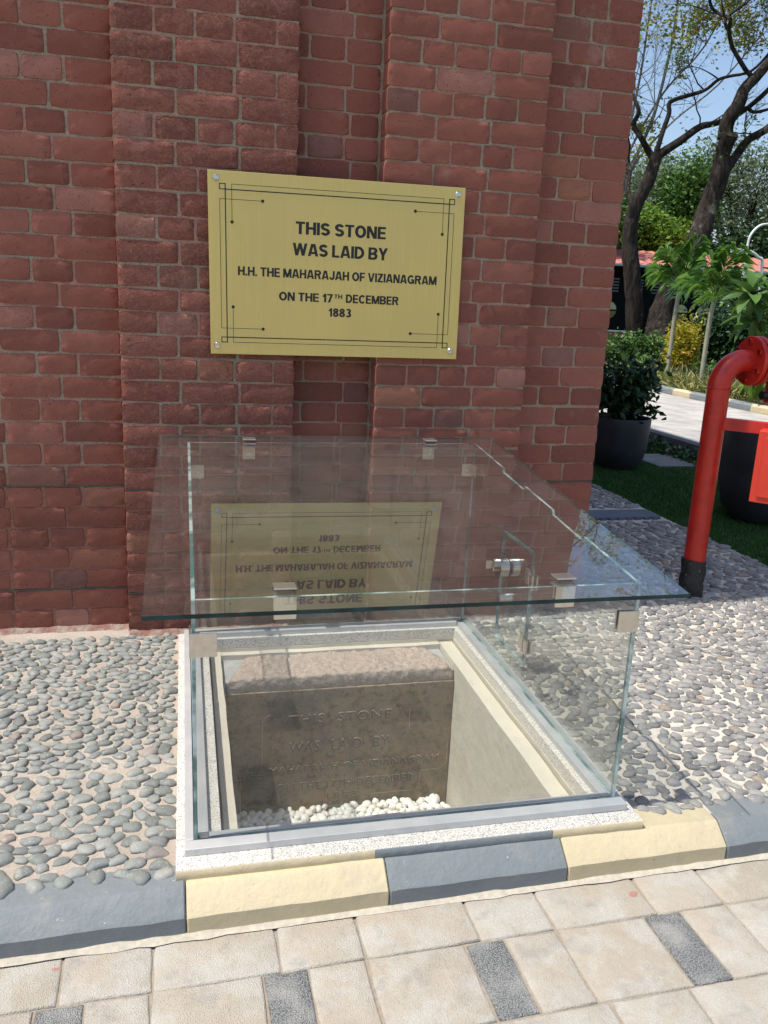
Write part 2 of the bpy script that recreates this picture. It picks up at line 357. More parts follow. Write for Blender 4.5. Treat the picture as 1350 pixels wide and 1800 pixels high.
def bark_mat(name, a, b, sc):
    n = N(name); mp = n.new('ShaderNodeMapping'); n.l(n.pos(), mp.inputs[0]); mp.inputs['Scale'].default_value = (sc, sc, sc * .22)
    f = n.noise(1, mp.outputs[0], detail=8, rough=.7, dist=.8)
    c = n.mix(n.ramp(f, [(.38, 0.0), (.66, 1.0)]), a, b)
    c = n.mix(n.ramp(n.noise(1.6, detail=5, rough=.6), [(.6, 0.0), (.7, .55)]), c, (.34, .30, .24))
    return n.bsdf(c, .95, bump=f, strength=1, dist=.08, spec=.1)
M_bark = bark_mat('fissured_bark', (.018, .014, .012), (.078, .064, .054), 9)
M_barkl = bark_mat('pale_twig_bark', (.16, .145, .125), (.30, .28, .25), 12)
M_cane = plain('palm_cane', (.30, .30, .22), .7, scale=8)
M_tile = plain('terracotta_roof_tile', (.48, .17, .13), .8, var=.25, scale=3, bump=.3)
M_pavd = plain('charcoal_cladding', (.006, .006, .007), .9, scale=3, spec=.1)
M_pavg = plain('grey_louvre', (.10, .10, .11), .6, scale=5)
M_pavc = plain('cream_disc', (.42, .40, .25), .7, scale=5)
M_pavo = plain('olive_disc', (.16, .13, .04), .7, scale=5)
M_gutter = plain('blue_grey_gutter', (.25, .33, .38), .5, scale=5)
M_lamp = plain('white_lamp_paint', (.7, .72, .72), .4, scale=5)
M_lawn = plain('lawn_soil', (.045, .09, .02), .95, var=.4, scale=3, bump=.8, dist=.03)
M_earth = plain('distant_ground', (.13, .12, .08), .95, var=.3, scale=.5)

# ================================================================== SETTING
def sheet(name, x0, x1, y0, y1, z, mat, th=.0, parent=None, kind='structure'):
    mb = MB()
    if th: mb.box(x0, x1, y0, y1, z - th, z)
    else: mb.add([(x0, y0, z), (x1, y0, z), (x1, y1, z), (x0, y1, z)], [(0, 1, 2, 3)])
    o = mb.build(name, mat, parent)
    if kind: o['kind'] = kind
    return o
sheet('ground', -600, 600, -600, 600, -.80 - .1, M_earth)
# terrain round the place, with a hole where the pit is
sheet('lawn', 12.8, 120, -60, 200, .10, M_lawn, .6)
sheet('lawn', -80, 12.8, 8.6, 200, .0, M_lawn, .5)

# ---- helper: one bevelled, slightly uneven block (pavers, slabs)
def block_mesh(name, w, d, h, bev, mat, jit=.0015, seed=0, nx=3, ny=3):
    rg = random.Random(seed); v = []; f = []
    xs = [-w / 2 + bev + (w - 2 * bev) * i / nx for i in range(nx + 1)]; ys = [-d / 2 + bev + (d - 2 * bev) * i / ny for i in range(ny + 1)]
    for y in ys:
        for x in xs: v.append((x + rg.uniform(-jit, jit), y + rg.uniform(-jit, jit), rg.uniform(-jit, jit) * .8))
    for j in range(ny):
        for i in range(nx): a = j * (nx + 1) + i; f.append((a, a + 1, a + nx + 2, a + nx + 1))
    ring = [i for i in range(nx + 1)] + [(j + 1) * (nx + 1) - 1 for j in range(1, ny + 1)] + [ny * (nx + 1) + i for i in range(nx - 1, -1, -1)] + [j * (nx + 1) for j in range(ny - 1, 0, -1)]
    prev = ring
    for (o, z) in ((bev * .35, -bev * .25), (0, -bev), (0, -h)):
        nw = []
        for k in ring:
            x, y, zz = v[k]; s = bev - o
            cx = x + (s if abs(x - xs[-1]) < jit * 1.2 + 1e-6 else -s if abs(x - xs[0]) < jit * 1.2 + 1e-6 else 0)
            cy = y + (s if abs(y - ys[-1]) < jit * 1.2 + 1e-6 else -s if abs(y - ys[0]) < jit * 1.2 + 1e-6 else 0)
            nw.append(len(v)); v.append((cx, cy, z + zz * .3))
        L = len(ring)
        for k in range(L): f.append((prev[(k + 1) % L], prev[k], nw[k], nw[(k + 1) % L]))
        prev = nw
    return mesh(name, v, f, mat, True)

# ---- road paving: courses parallel to the kerb (turned .9 degree)
ROADZ = -.100; TH = math.atan(.016)
paving = empty('road_paving', (0, 0, 0)); paving['kind'] = 'structure'
mb = MB(); mb.box(-40, 60, -60, -1.70, -.5, ROADZ - .0065); j = mb.build('joint_bed', M_grout, paving)
cache = {}
def paver(x0, x1, yfar, ynear, dark=False):
    w_, d_ = x1 - x0 - .0045, yfar - ynear - .0045
    key = (round(w_, 3), round(d_, 3), dark, rng.randrange(3))
    if key not in cache: cache[key] = block_mesh('paver', w_, d_, .05, .0065, M_dpaver if dark else M_paver, .002, len(cache))
    xc, yc = (x0 + x1) / 2, (yfar + ynear) / 2
    c, s = math.cos(TH), math.sin(TH)
    return (cache[key], (c * xc - s * yc - .058, s * xc + c * yc, ROADZ + rng.uniform(-.0015, .0015)), (rng.uniform(-.004, .004), rng.uniform(-.004, .004), TH + rng.uniform(-.003, .003)))
PX = .508
items = []
def row(kind, yf, yn, off=0):
    for k in range(-6, 11):
        b = k * PX + off
        if kind == 1: segs = [(0, .3, 0), (.3, PX, 0)]
        else: segs = [(0, .257, 0), (.257, .364, 1), (.364, PX, 0)]
        for a, c_, dk in segs: items.append((b + a, b + c_, yf, yn, bool(dk)))
row(1, -1.754, -1.910, .158 + .03)
row(2, -1.910, -2.148, .155 + .03 - .0)
yy = -2.148; k = 0
while yy > -7.5:
    d_ = .238
    if k % 2 == 0: row(1, yy, yy - d_, -.12 + .03)
    else: row(2, yy, yy - d_, .155 + .03 + .13)
    yy -= d_; k += 1
items.sort(key=lambda t: abs((t[0] + t[1]) / 2 - .9) * .8 + abs(t[2] + 1.76))
far = MB()
for i, (a, b, yf, yn, dk) in enumerate(items):
    me, loc, rot = paver(a, b, yf, yn, dk)
    if i < 300: obj('paver', me, paving, loc, rot)
    elif not dk:
        M = Matrix.Translation(loc) @ Matrix.Rotation(TH, 4, 'Z')
        far.add([M @ v.co for v in me.vertices], [tuple(p.vertices) for p in me.polygons])
o = far.build('far_pavers', M_paver, paving); o['kind'] = 'stuff'

# ---- painted kerb
def kerb_block(name, L, prof, mat, parent, loc, rz, seed=0, n=12, amp=.0025):
    v = []; f = []; np_ = len(prof)
    xs = [0, .004] + [L * i / n for i in range(1, n)] + [L - .004, L]
    for i, x in enumerate(xs):
        e = .0035 if i in (0, len(xs) - 1) else 0
        for (y, z) in prof:
            q = Vector((x + seed * 3.1, y, z)) * 11; d = noise.noise(q) * amp + noise.noise(q * 3) * amp * .5
            v.append((x, y + e + d * .6, z - e + d))
    for i in range(len(xs) - 1):
        for k in range(np_ - 1): a = i * np_ + k; f.append((a, a + 1, a + np_ + 1, a + np_))
    f.append(tuple(range(np_))); f.append(tuple((len(xs) - 1) * np_ + k for k in range(np_ - 1, -1, -1)))
    me = mesh(name, v, f, mat, True); me.set_sharp_from_angle(angle=R(24))
    return obj(name, me, parent, loc, (0, 0, rz))
def kprof(): return [(-1.60, -.30), (-1.60, -.002), (-1.652, -.001), (-1.684, -.002), (-1.691, -.006), (-1.715, -.026), (-1.741, -.047), (-1.7455, -.052), (-1.746, -.08), (-1.7465, -.20)]
kerb = empty('kerb'); kerb['kind'] = 'structure'
kx = [-1.366, -.841, -.314, .2115, .738, 1.257, 1.772, 2.29, 2.81, 3.33, 3.85]
for i in range(len(kx) - 1):
    grey = i % 2 == 0
    grey = (i - 2) % 2 == 0
    x0 = kx[i]; kerb_block('kerb_stone', kx[i + 1] - x0 - .0025, [(y, z) for y, z in kprof()], M_kgrey if grey else M_kcream, kerb, (x0, x0 * .016, 0), TH, i)
mb = MB(); rg = random.Random(3)
for i in range(120):                                             # crumbly mortar fillet at the kerb's foot
    x = -1.3 + i * .043; y = -1.7465 + .016 * x; e1 = .004 + .012 * abs(noise.noise(Vector((x * 9, 1, 0)))); e2 = .004 + .012 * abs(noise.noise(Vector(((x + .043) * 9, 1, 0))))
    mb.add([(x, y + .004, ROADZ + e1), (x + .0431, y + .0047, ROADZ + e2), (x + .0431, y - .013 - e2 * 1.4, ROADZ + .0022), (x, y - .013 - e1 * 1.4, ROADZ + .0022)], [(3, 2, 1, 0)])
mb.build('mortar_fillet', plain('cream_mortar', (.46, .42, .34), .95, scale=60, bump=.6), kerb)

# ---- pebble paving beds
def pebble_mesh(k, mat):
    rg = random.Random(k * 13 + 5); bm = bmesh.new(); bmesh.ops.create_icosphere(bm, subdivisions=2, radius=.5)
    a1 = rg.uniform(-.25, .25); a2 = rg.uniform(-.2, .2)
    dele = [v for v in bm.verts if v.co.z < -.3]; bmesh.ops.delete(bm, geom=dele, context='VERTS')
    for v in bm.verts:
        x, y, z = v.co; n_ = noise.noise(Vector((x, y, z)) * 2.2 + Vector((k * 9.1, 0, 0)))
        sc = 1 + n_ * .42; rr_ = math.hypot(x, y) * 2; k_ = 1 + .16 * max(0, rr_) ** 2 * (abs(x * y) * 8); x *= sc * k_; y *= sc * k_; y += a1 * (x * x - .08); x += a2 * y
        z = math.copysign(abs(z * 2) ** .62 / 2, z) * (1 + n_ * .2); v.co = Vector((x, y, z))
    bm.verts.index_update(); me = bpy.data.meshes.new('pebble'); bm.to_mesh(me); bm.free()
    me.materials.append(mat); me.polygons.foreach_set('use_smooth', [True] * len(me.polygons)); return me
def scatter(x0, x1, y0, y1, dmin, asp, hole=None, seed=0, tries=30):
    rg = np.random.RandomState(seed); cell = dmin; grid = {}; pts = []
    W_, H_ = (x1 - x0) / asp, (y1 - y0)
    ntry = int(W_ * H_ / (dmin * dmin) * tries)
    U = rg.rand(ntry, 2) * [W_, H_]
    for u, v in U:
        X, Y = x0 + u * asp, y0 + v
        if hole and hole(X, Y): continue
        i, j = int(u / cell), int(v / cell); ok = True
        for a in (-1, 0, 1):
            for b in (-1, 0, 1):
                for (pu, pv) in grid.get((i + a, j + b), ()):
                    if (pu - u) ** 2 + (pv - v) ** 2 < dmin * dmin: ok = False; break
                if not ok: break
            if not ok: break
        if ok: grid.setdefault((i, j), []).append((u, v)); pts.append((X, Y, u, v))
    out = []; key = {}
    for X, Y, u, v in pts:
        i, j = int(u / cell), int(v / cell); ds = []
        for a in (-2, -1, 0, 1, 2):
            for b in (-2, -1, 0, 1, 2):
                for (pu, pv) in grid.get((i + a, j + b), ()):
                    d = math.hypot(pu - u, pv - v)
                    if d > 1e-9: ds.append(d)
        ds.sort(); out.append((X, Y, (ds[0] * .7 + ds[min(1, len(ds) - 1)] * .3) if ds else dmin))
    return out
def pebble_bed(name, pts, mat, bedmat, bed_rects, campos=(.25, -3.56), hscale=.34, ax=0.0):
    root = empty(name); root['kind'] = 'structure'
    b = MB()
    for r in bed_rects: b.box(*r)
    b.build('cement_bed', bedmat, root)
    vs = [pebble_mesh(k, mat) for k in range(10)]
    for k_ in vs: k_.name = 'pebble'
    pts = sorted(pts, key=lambda p: (math.hypot(p[0] - campos[0], p[1] - campos[1]) - p[2] * 3))
    arr = [(np.array([v.co[:] for v in me.vertices]), np.array([p.vertices[:] for p in me.polygons])) for me in vs]
    V = []; F = []; nv = 0
    for i, (X, Y, d, asp) in enumerate(pts):
        ang = ax + .9 * noise.noise(Vector((X * 2, Y * 2, 3))) * 2 + rng.gauss(0, .6)
        sz_ = rng.choice((1, 1, 1.04, .82)); L_ = sz_ * d * asp * rng.uniform(.84, 1.14); W_ = sz_ * d * rng.uniform(.80, 1.06); H_ = W_ * hscale * rng.uniform(1.5, 2.3)
        z = -H_ * .10 + rng.uniform(-.002, .0015); tx, ty = rng.gauss(0, .12), rng.gauss(0, .10)
        k = rng.randrange(len(vs))
        if i < 300: obj('pebble', vs[k], root, (X, Y, z), (tx, ty, ang), (L_, W_, H_))
        else:
            M = (Matrix.Translation((X, Y, z)) @ Matrix.Rotation(ang, 4, 'Z') @ Matrix.Rotation(tx, 4, 'X') @ Matrix.Diagonal((L_, W_, H_, 1)))
            A = np.array(M); P, Q = arr[k]; V.append(P @ A[:3, :3].T + A[:3, 3]); F.append(Q + nv); nv += len(P)
    if V: o = obj('small_pebbles', npmesh('small_pebbles', np.vstack(V), np.vstack(F), mat, True), root); o['kind'] = 'stuff'
    return root
L1 = [(x, y, d, 1.28) for x, y, d in scatter(-1.7, .195, -1.632, -1.12, .0375, 1.15, seed=1, tries=90)]
L2 = [(x, y, d, 1.3) for x, y, d in scatter(-1.7, .197, -1.088, -.03, .0315, 1.2, seed=2, tries=90)]
pebble_bed('pebble_paving', L1 + L2, M_peb_l, M_bed_l, [(-6, .2135, -1.655, .3, -.3, -.003)])
R1 = [(x, y, d, 1.35) for x, y, d in scatter(1.567, 3.68, -1.588, .09, .0325, 1.25, seed=3, tries=70)]
R2 = [(x, y, d, 1.35) for x, y, d in scatter(2.22, 3.68, .10, 8.0, .043, 1.3, hole=lambda x, y: 1.66 < y < 2.08 and x > 2.3, seed=4, tries=22)]
pebble_bed('pebble_paving', R1 + R2, M_peb_r, M_bed_r, [(1.5465, 3.70, -1.655 + .03, 12, -.3, -.003)], ax=-.25)

# ---- mortar skirt where the wall meets the pebbles
n_ = N('lime_smear'); M_smear = n_.bsdf(n_.mix(n_.ramp(n_.noise(20, detail=6), [(.4, 0.0), (.6, 1.0)]), (.34, .27, .22), (.26, .13, .10)), .95, bump=n_.noise(60, detail=6), strength=1, dist=.01)

# ---- granite surround round the pit
GX0, GX1, GY0, GY1, GZ = .213, 1.545, -1.658, -.088, .026
PX0, PX1, PY0, PY1 = .335, 1.440, -1.53, -.165            # inner edge of the granite
sur = empty('granite_surround', (.88, -.87, 0), label='speckled white granite slabs framing the square pit under the glass case', cat='stone surround')
def slab(name, x0, x1, y0, y1, z0, z1, mat, parent, bev=.002):
    b = MB().box(x0, x1, y0, y1, z0, z1, bev=bev); o = b.build(name, mat, parent); o.matrix_parent_inverse = parent.matrix_world.inverted() if False else Matrix.Translation(-parent.location); return o
slab('slab', GX0, 1.4075, GY0, PY0, -.02, GZ, M_granite, sur); slab('slab', 1.4105, GX1, GY0, PY0, -.02, GZ - .001, M_granite, sur)
slab('slab', GX0, PX0, PY0 + .002, -.62, -.02, GZ, M_granite, sur); slab('slab', GX0, PX0 - .001, -.618, PY1 - .002, -.02, GZ - .001, M_granite, sur)
slab('slab', PX1, GX1, PY0 + .002, -.93, -.02, GZ, M_granite, sur); slab('slab', PX1 + .001, GX1, -.928, PY1 - .002, -.02, GZ - .001, M_granite, sur)
slab('slab', GX0, GX1, PY1, GY1, -.02, GZ, M_granite, sur)
def facing(x0, x1, mat):
    v = []; f = []; n = 14
    for i in range(n + 1):
        x = x0 + (x1 - x0) * i / n
        for j, (y, z) in enumerate(((GY0 + .001, GZ - .0015), (GY0 - .0025, GZ - .003), (GY0 - .003, .005), (GY0 - .0035, -.012), (GY0 + .006, -.018))):
            d = noise.noise(Vector((x * 20, z * 60, 1))) * .002; v.append((x, y - abs(d), z))
    for i in range(n):
        for j in range(4): a = i * 5 + j; f.append((a, a + 5, a + 6, a + 1))
    o = obj('painted_edge', mesh('painted_edge', v, f, mat, True), sur); o.matrix_parent_inverse = Matrix.Translation(-sur.location)
facing(GX0 + .001, .7375, M_kcream); facing(.7385, 1.257, M_kgrey); facing(1.258, GX1 - .001, M_kcream)

# ---- pit
pit = empty('pit', (.88, -.87, 0)); pit['kind'] = 'structure'
IX0, IX1, IY0, IY1, PZ, LZ = .385, 1.368, -1.47, -.20, -.72, -.035
def pbox(name, x0, x1, y0, y1, z0, z1, mat):
    bm = bmesh.new(); bmesh.ops.create_cube(bm, size=1)
    for v in bm.verts: v.co = Vector(((x0 + x1) / 2 + v.co.x * (x1 - x0), (y0 + y1) / 2 + v.co.y * (y1 - y0), (z0 + z1) / 2 + v.co.z * (z1 - z0)))
    bmesh.ops.subdivide_edges(bm, edges=[e for e in bm.edges if e.calc_length() > .3], cuts=14, use_grid_fill=True)
    for v in bm.verts:
        q = noise.noise(v.co * 6) * .0025 + noise.noise(v.co * 25) * .0012; v.co += Vector((q, q, q))
    me = bpy.data.meshes.new(name); bm.to_mesh(me); bm.free(); me.materials.append(mat); me.polygons.foreach_set('use_smooth', [True] * len(me.polygons)); me.set_sharp_from_angle(angle=R(45))
    o = obj(name, me, pit); o.matrix_parent_inverse = Matrix.Translation(-pit.location); return o
pbox('wall', IX0 - .04, IX0, IY0 - .04, IY1 + .11, PZ - .05, LZ, M_cream); pbox('wall', IX1, IX1 + .06, IY0 - .04, IY1 + .02, PZ - .05, LZ + .001, M_cream)
pbox('wall', IX0 + .001, IX1 - .001, IY0 - .05, IY0, PZ - .05, LZ - .001, M_cream); pbox('wall', IX0 + .001, IX1 - .001, IY1, IY1 + .05, PZ - .05, LZ - .002, M_cream)
pbox('rim', PX0 - .03, PX0 + .002, PY0, PY1 + .03, -.3, -.021, M_cream); pbox('rim', PX1 - .002, PX1 + .04, PY0, PY1 + .03, -.3, -.0212, M_cream)
pbox('rim', PX0 + .003, PX1 - .003, PY1 - .002, PY1 + .035, -.3, -.0214, M_cream); pbox('rim', PX0 + .003, PX1 - .003, PY0 - .06, PY0 + .002, -.3, -.0216, M_cream)
MB().box(IX0 - .03, IX1 + .03, IY0 - .03, IY1 + .04, PZ - .08, PZ).build('floor', M_conc, pit, smooth=False)
bpy.context.view_layer.update()
for o in pit.children:
    if o.name.startswith('floor'): o.matrix_parent_inverse = Matrix.Translation(-pit.location)

# ---- foundation stone
fs = empty('foundation_stone', (.87, -.3, PZ), label='brown inscribed foundation stone with rough hewn top standing in the pit', cat='foundation stone')
def keep(o, p): o.parent = p; o.matrix_parent_inverse = Matrix.Translation(-Vector(p.location)); return o
def rough_top():
    nx, ny = 96, 30; X0, X1, Y0, Y1 = IX0 + .006, IX1 - .004, -.432, -.112; v = []; f = []
    for j in range(ny + 1):
        for i in range(nx + 1):
            u = i / nx; t = j / ny
            l = X0 + .012 + .125 * t; r = X1 - .010 - .085 * max(0, t - .25) * 1.33
            x = l + (r - l) * u; y = Y0 + .012 + (Y1 - Y0) * t
            e = min(1, min(u, 1 - u) * 30)
            P = Vector((x, y, 0)); h = noise.fractal(P * 38, .6, 2.2, 5) * .0095 + noise.noise(P * 7) * .005
            v.append((x + noise.noise(P * 30) * .003, y + noise.noise(P * 31 + Vector((5, 0, 0))) * .004, -.058 + .012 * e ** .5 + h * (.35 + .65 * e)))
    W_ = nx + 1
    for j in range(ny):
        for i in range(nx): a = j * W_ + i; f.append((a, a + 1, a + W_ + 1, a + W_))
    base = len(v); rows = 7                                        # broken front edge below the top
    for k in range(1, rows + 1):
        for i in range(nx + 1):
            x, y, z = v[i]; P = Vector((x, k * .01, 4)); t = k / rows
            v.append((x, y - .004 * math.sin(t * 3) + noise.fractal(P * 30, .8, 2.2, 4) * .004, z + (-.108 - z) * t))
    for k in range(rows):
        a0 = 0 if k == 0 else base + (k - 1) * W_; a1 = base + k * W_
        for i in range(nx): f.append((a0 + i + 1, a0 + i, a1 + i, a1 + i + 1))
    b2 = len(v)
    for side in (0, nx):                                           # side skirts
        ids = [j * W_ + side for j in range(ny + 1)]; s0 = len(v)
        for q in ids: v.append((v[q][0], v[q][1], -.12))
        for k in range(ny): f.append((ids[k], ids[k + 1], s0 + k + 1, s0 + k) if side == 0 else (ids[k + 1], ids[k], s0 + k, s0 + k + 1))
    return mesh('rough_top', v, f, M_srough, True)
keep(obj('rough_top', rough_top()), fs)
keep(MB().box(IX0 + .004, IX1 - .003, -.430, -.21, PZ - .02, -.106, bev=.003).build('dressed_face', M_sface), fs)
mb = MB(); mb.box(IX0 + .002, IX1 - .001, -.415, -.17, -.112, -.060, bev=.006); keep(mb.build('packing_mortar', M_smortar), fs)

def text_mesh(txt, width, height, extrude, bold, mat, name='lettering', letterspace=1.0):
    cu_ = bpy.data.curves.new('t', 'FONT'); cu_.body = txt; cu_.size = 1; cu_.offset = bold; cu_.extrude = extrude; cu_.space_character = letterspace; cu_.resolution_u = 3
    to = bpy.data.objects.new('t', cu_); COL.objects.link(to); bpy.context.view_layer.update()
    me = bpy.data.meshes.new_from_object(to.evaluated_get(bpy.context.evaluated_depsgraph_get()))
    bpy.data.objects.remove(to); bpy.data.curves.remove(cu_)
    xs = [v.co.x for v in me.vertices]; ys = [v.co.y for v in me.vertices]; x0, x1, y0, y1 = min(xs), max(xs), min(ys), max(ys)
    sx = width / (x1 - x0); sy = height / (y1 - y0)
    for v in me.vertices: v.co = Vector(((v.co.x - (x0 + x1) / 2) * sx, (v.co.y - y0) * sy, v.co.z))
    me.name = name; me.materials.clear(); me.materials.append(mat); return me
def put_text(txt, xc, z0, width, height, y, extrude, bold, mat, parent, name='lettering', tilt=0, ls=1.0):
    me = text_mesh(txt, width, height, extrude, bold, mat, name, ls)
    o = obj(name, me, None, (xc, y, z0), (R(90), tilt, 0)); o.parent = parent; o.matrix_parent_inverse = Matrix.Translation(-Vector(parent.location)); return o
FY = -.4305
for txt, xc, z0, w_, h_, ls in (('THIS  STONE', .873, -.262, .44, .042, 1.15), ('WAS  LAID  BY', .872, -.392, .43, .048, 1.2), ('H.H.THE', .475, -.505, .125, .036, 1.0),
                                ('MAHARAJAH OF VIZIANAGRAM', .945, -.495, .74, .040, 1.1), ('ON THE 17TH DECEMBER', .905, -.572, .60, .036, 1.1), ('1883', .89, -.628, .13, .032, 1.4)):
    put_text(txt, xc + .0012, z0 + .0016, w_, h_, FY - .0003, .0012, .0, M_sletter, fs, 'raised_lettering', ls=ls)
    put_text(txt, xc, z0, w_ * .995, h_ * .97, FY - .0008, .0012, .0, M_sdark, fs, 'letter_shadow_face', ls=ls)  # dark copy paints the letters' shade, leaving the paler copy as a rim
def fine_line(pts, y, wd, mat, parent, name, th=.0008):
    mb = MB()
    for (a, b) in zip(pts[:-1], pts[1:]):
        a, b = Vector(a), Vector(b); d = (b - a).normalized(); n2 = Vector((-d.y, d.x)) * wd / 2; e = d * wd / 2
        q = [a - e - n2, b + e - n2, b + e + n2, a - e + n2]
        mb.add([(p.x, y, p.y) for p in q] + [(p.x, y - th, p.y) for p in q], [(3, 2, 1, 0), (4, 5, 6, 7), (0, 1, 5, 4), (1, 2, 6, 5), (2, 3, 7, 6), (3, 0, 4, 7)])
    o = mb.build(name, mat, parent); o.matrix_parent_inverse = Matrix.Translation(-Vector(parent.location)); return o
def arc(cx, cy, r, a0, a1, n=6): return [(cx + r * math.cos(R(a0 + (a1 - a0) * i / n)), cy + r * math.sin(R(a0 + (a1 - a0) * i / n))) for i in range(n + 1)]
fine_line([(.545, -.44), (.545, -.25)] + arc(.585, -.25, .04, 180, 100), FY, .0035, M_sletter, fs, 'border_line')
fine_line([(.455, -.515), (.455, -.64)] + arc(.505, -.64, .05, 180, 270) + [(.57, -.69)], FY, .0035, M_sletter, fs, 'border_line')
fine_line([(1.355, -.40)] + arc(1.31, -.48, .045, 0, -90) + [(1.24, -.525), (1.235, -.57)] + arc(1.20, -.585, .035, 0, -90) + [(1.02, -.62)], FY, .0035, M_sletter, fs, 'border_line')
fine_line([(.72, -.665), (.93, -.662)], FY, .0035, M_sletter, fs, 'border_line'); fine_line([(1.175, -.225), (1.175, -.31)], FY, .0035, M_sletter, fs, 'border_line')

# ---- white pebbles at the stone's foot (each one a thing)
wp = []
for k in range(6):
    bm = bmesh.new(); bmesh.ops.create_icosphere(bm, subdivisions=2, radius=.5)
    for v in bm.verts: v.co *= 1 + noise.noise(v.co * 2 + Vector((k * 5, 2, 1))) * .3
    me = bpy.data.meshes.new('white_pebble'); bm.to_mesh(me); bm.free(); me.materials.append(M_white); me.polygons.foreach_set('use_smooth', [True] * len(me.polygons)); wp.append(me)
cnt = 0
for layer, (dz, y0, y1, ny) in enumerate(((.040, -.450, -.59, 6), (.062, -.455, -.56, 5))):
    for j in range(ny):
        nx = 33 if layer == 0 else 30
        for i in range(nx):
            if layer == 1 and rng.random() < .38: continue
            x = IX0 + .025 + (IX1 - IX0 - .05) * (i + .5 * (j % 2) + rng.uniform(-.25, .25)) / nx; y = y0 + (y1 - y0) * j / (ny - 1) + rng.uniform(-.008, .008)
            if x > IX1 - .02: continue
            if cnt >= 296: continue
            s = rng.uniform(.028, .040); o = obj('white_pebble', wp[rng.randrange(6)], None, (x, y, PZ + dz + rng.uniform(0, .008)), (rng.uniform(-.6, .6), rng.uniform(-.6, .6), rng.uniform(0, 6.3)), (s * rng.uniform(1, 1.4), s, s * rng.uniform(.7, .95)))
            tag(o, 'white marble pebble among those heaped at the foot of the inscribed stone', 'pebble', 'white pebbles in the pit'); cnt += 1

# ================================================================== BUILDING
CZ = .092
bld = empty('brick_building', (0, 0, 0), label='red brick building with stepped pilasters and a brass plaque', cat='building')
panels = [('left', -4.2, 0, .085, M_brick, 0), ('A', 0, .707, 0, M_brickr, 0), ('recess', .707, 1.061, .115, M_brick, 0), ('B', 1.061, 1.756, 0, M_brick, 0), ('C', 1.756, 2.202, .108, M_brick, 1)]
# the wall's core: a stepped plan raised to the eaves, 6 mm behind the brick faces
g = .006
plan = [(-4.2, .085 + g), (0 + g, .085 + g), (0 + g, g), (.707 - g, g), (.707 - g, .115 + g), (1.061 + g, .115 + g), (1.061 + g, g), (1.756 - g, g), (1.756 - g, .108 + g), (2.202 - g, .108 + g), (2.202 - g, 7.8), (-4.2, 7.8)]
HT = 7.6
v = [(x, y, -.3) for x, y in plan] + [(x, y, HT) for x, y in plan]; n = len(plan)
f = [(i, (i + 1) % n, n + (i + 1) % n, n + i) for i in range(n)] + [tuple(range(n, 2 * n))]
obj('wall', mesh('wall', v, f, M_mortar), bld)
MB().box(-4.3, 2.30, -.03, 7.9, HT, HT + .15, bev=.02).build('coping', M_conc, bld)
bm_cache = {}
def brick_mesh(w_, h_, seed, mat, dep=.095):
    rg = random.Random(seed); nx = 8 if w_ > .18 else 5; nz = 4; v = []; f = []; ph = rg.uniform(0, 99)
    for j in range(nz + 1):
        for i in range(nx + 1):
            u, t = i / nx, j / nz; ed = i in (0, nx) or j in (0, nz); corner = i in (0, nx) and j in (0, nz)
            ins = .0022
            x = -w_ / 2 + w_ * u; z = -h_ / 2 + h_ * t
            wb = noise.noise(Vector((x * 22, z * 22, ph))) * .0042 + rg.uniform(-.0009, .0009)
            if i == 0: x += ins + wb
            if i == nx: x -= ins + wb
            if j == 0: z += ins * .6 + wb
            if j == nz: z -= ins * .6 + wb
            if corner: cc_ = rg.uniform(.0, .006); x -= math.copysign(.0025 + cc_ * .6, x); z -= math.copysign(.002 + cc_ * .5, z)
            y = rg.uniform(-.0013, .0013) + (.0018 if ed else 0)
            v.append((x, y, z))
    W_ = nx + 1
    for j in range(nz):
        for i in range(nx): a = j * W_ + i; f.append((a, a + 1, a + W_ + 1, a + W_))
    ring = list(range(nx + 1)) + [j * W_ + nx for j in range(1, nz + 1)] + [nz * W_ + i for i in range(nx - 1, -1, -1)] + [j * W_ for j in range(nz - 1, 0, -1)]
    prev = ring
    for (q, y) in ((1.0, .005), (1.0, dep)):
        nw = []
        for k in ring:
            x, _, z = v[k]; sx = (w_ / 2) / max(abs(x), 1e-6) if k % W_ in (0, nx) else 1; sz = (h_ / 2) / max(abs(z), 1e-6) if k // W_ in (0, nz) else 1
            nw.append(len(v)); v.append((x * (sx * .5 + .5), y + (rg.uniform(-.001, .001) if y < .01 else 0), z * (sz * .5 + .5)))
        L = len(ring)
        for k in range(L): f.append((prev[(k + 1) % L], prev[k], nw[k], nw[(k + 1) % L]))
        prev = nw
    me = mesh('brick', v, f, mat, True); me.set_sharp_from_angle(angle=R(50)); return me
JT = .008
def row_cuts(x0, x1, stretcher, off, anchor_left=True):
    stepw = .2355 if stretcher else .1535; cuts = [x0]; x = x0 + off
    if off < .07: x = x0 + stepw * (1 if off == 0 else 1) + off * 0
    first = stepw + off
    x = x0 + first
    while x < x1 - .055: cuts.append(x + rng.uniform(-.004, .004)); x += stepw
    if len(cuts) > 1 and x1 - cuts[-1] < .06: cuts.pop()
    cuts.append(x1); return cuts
cand = []
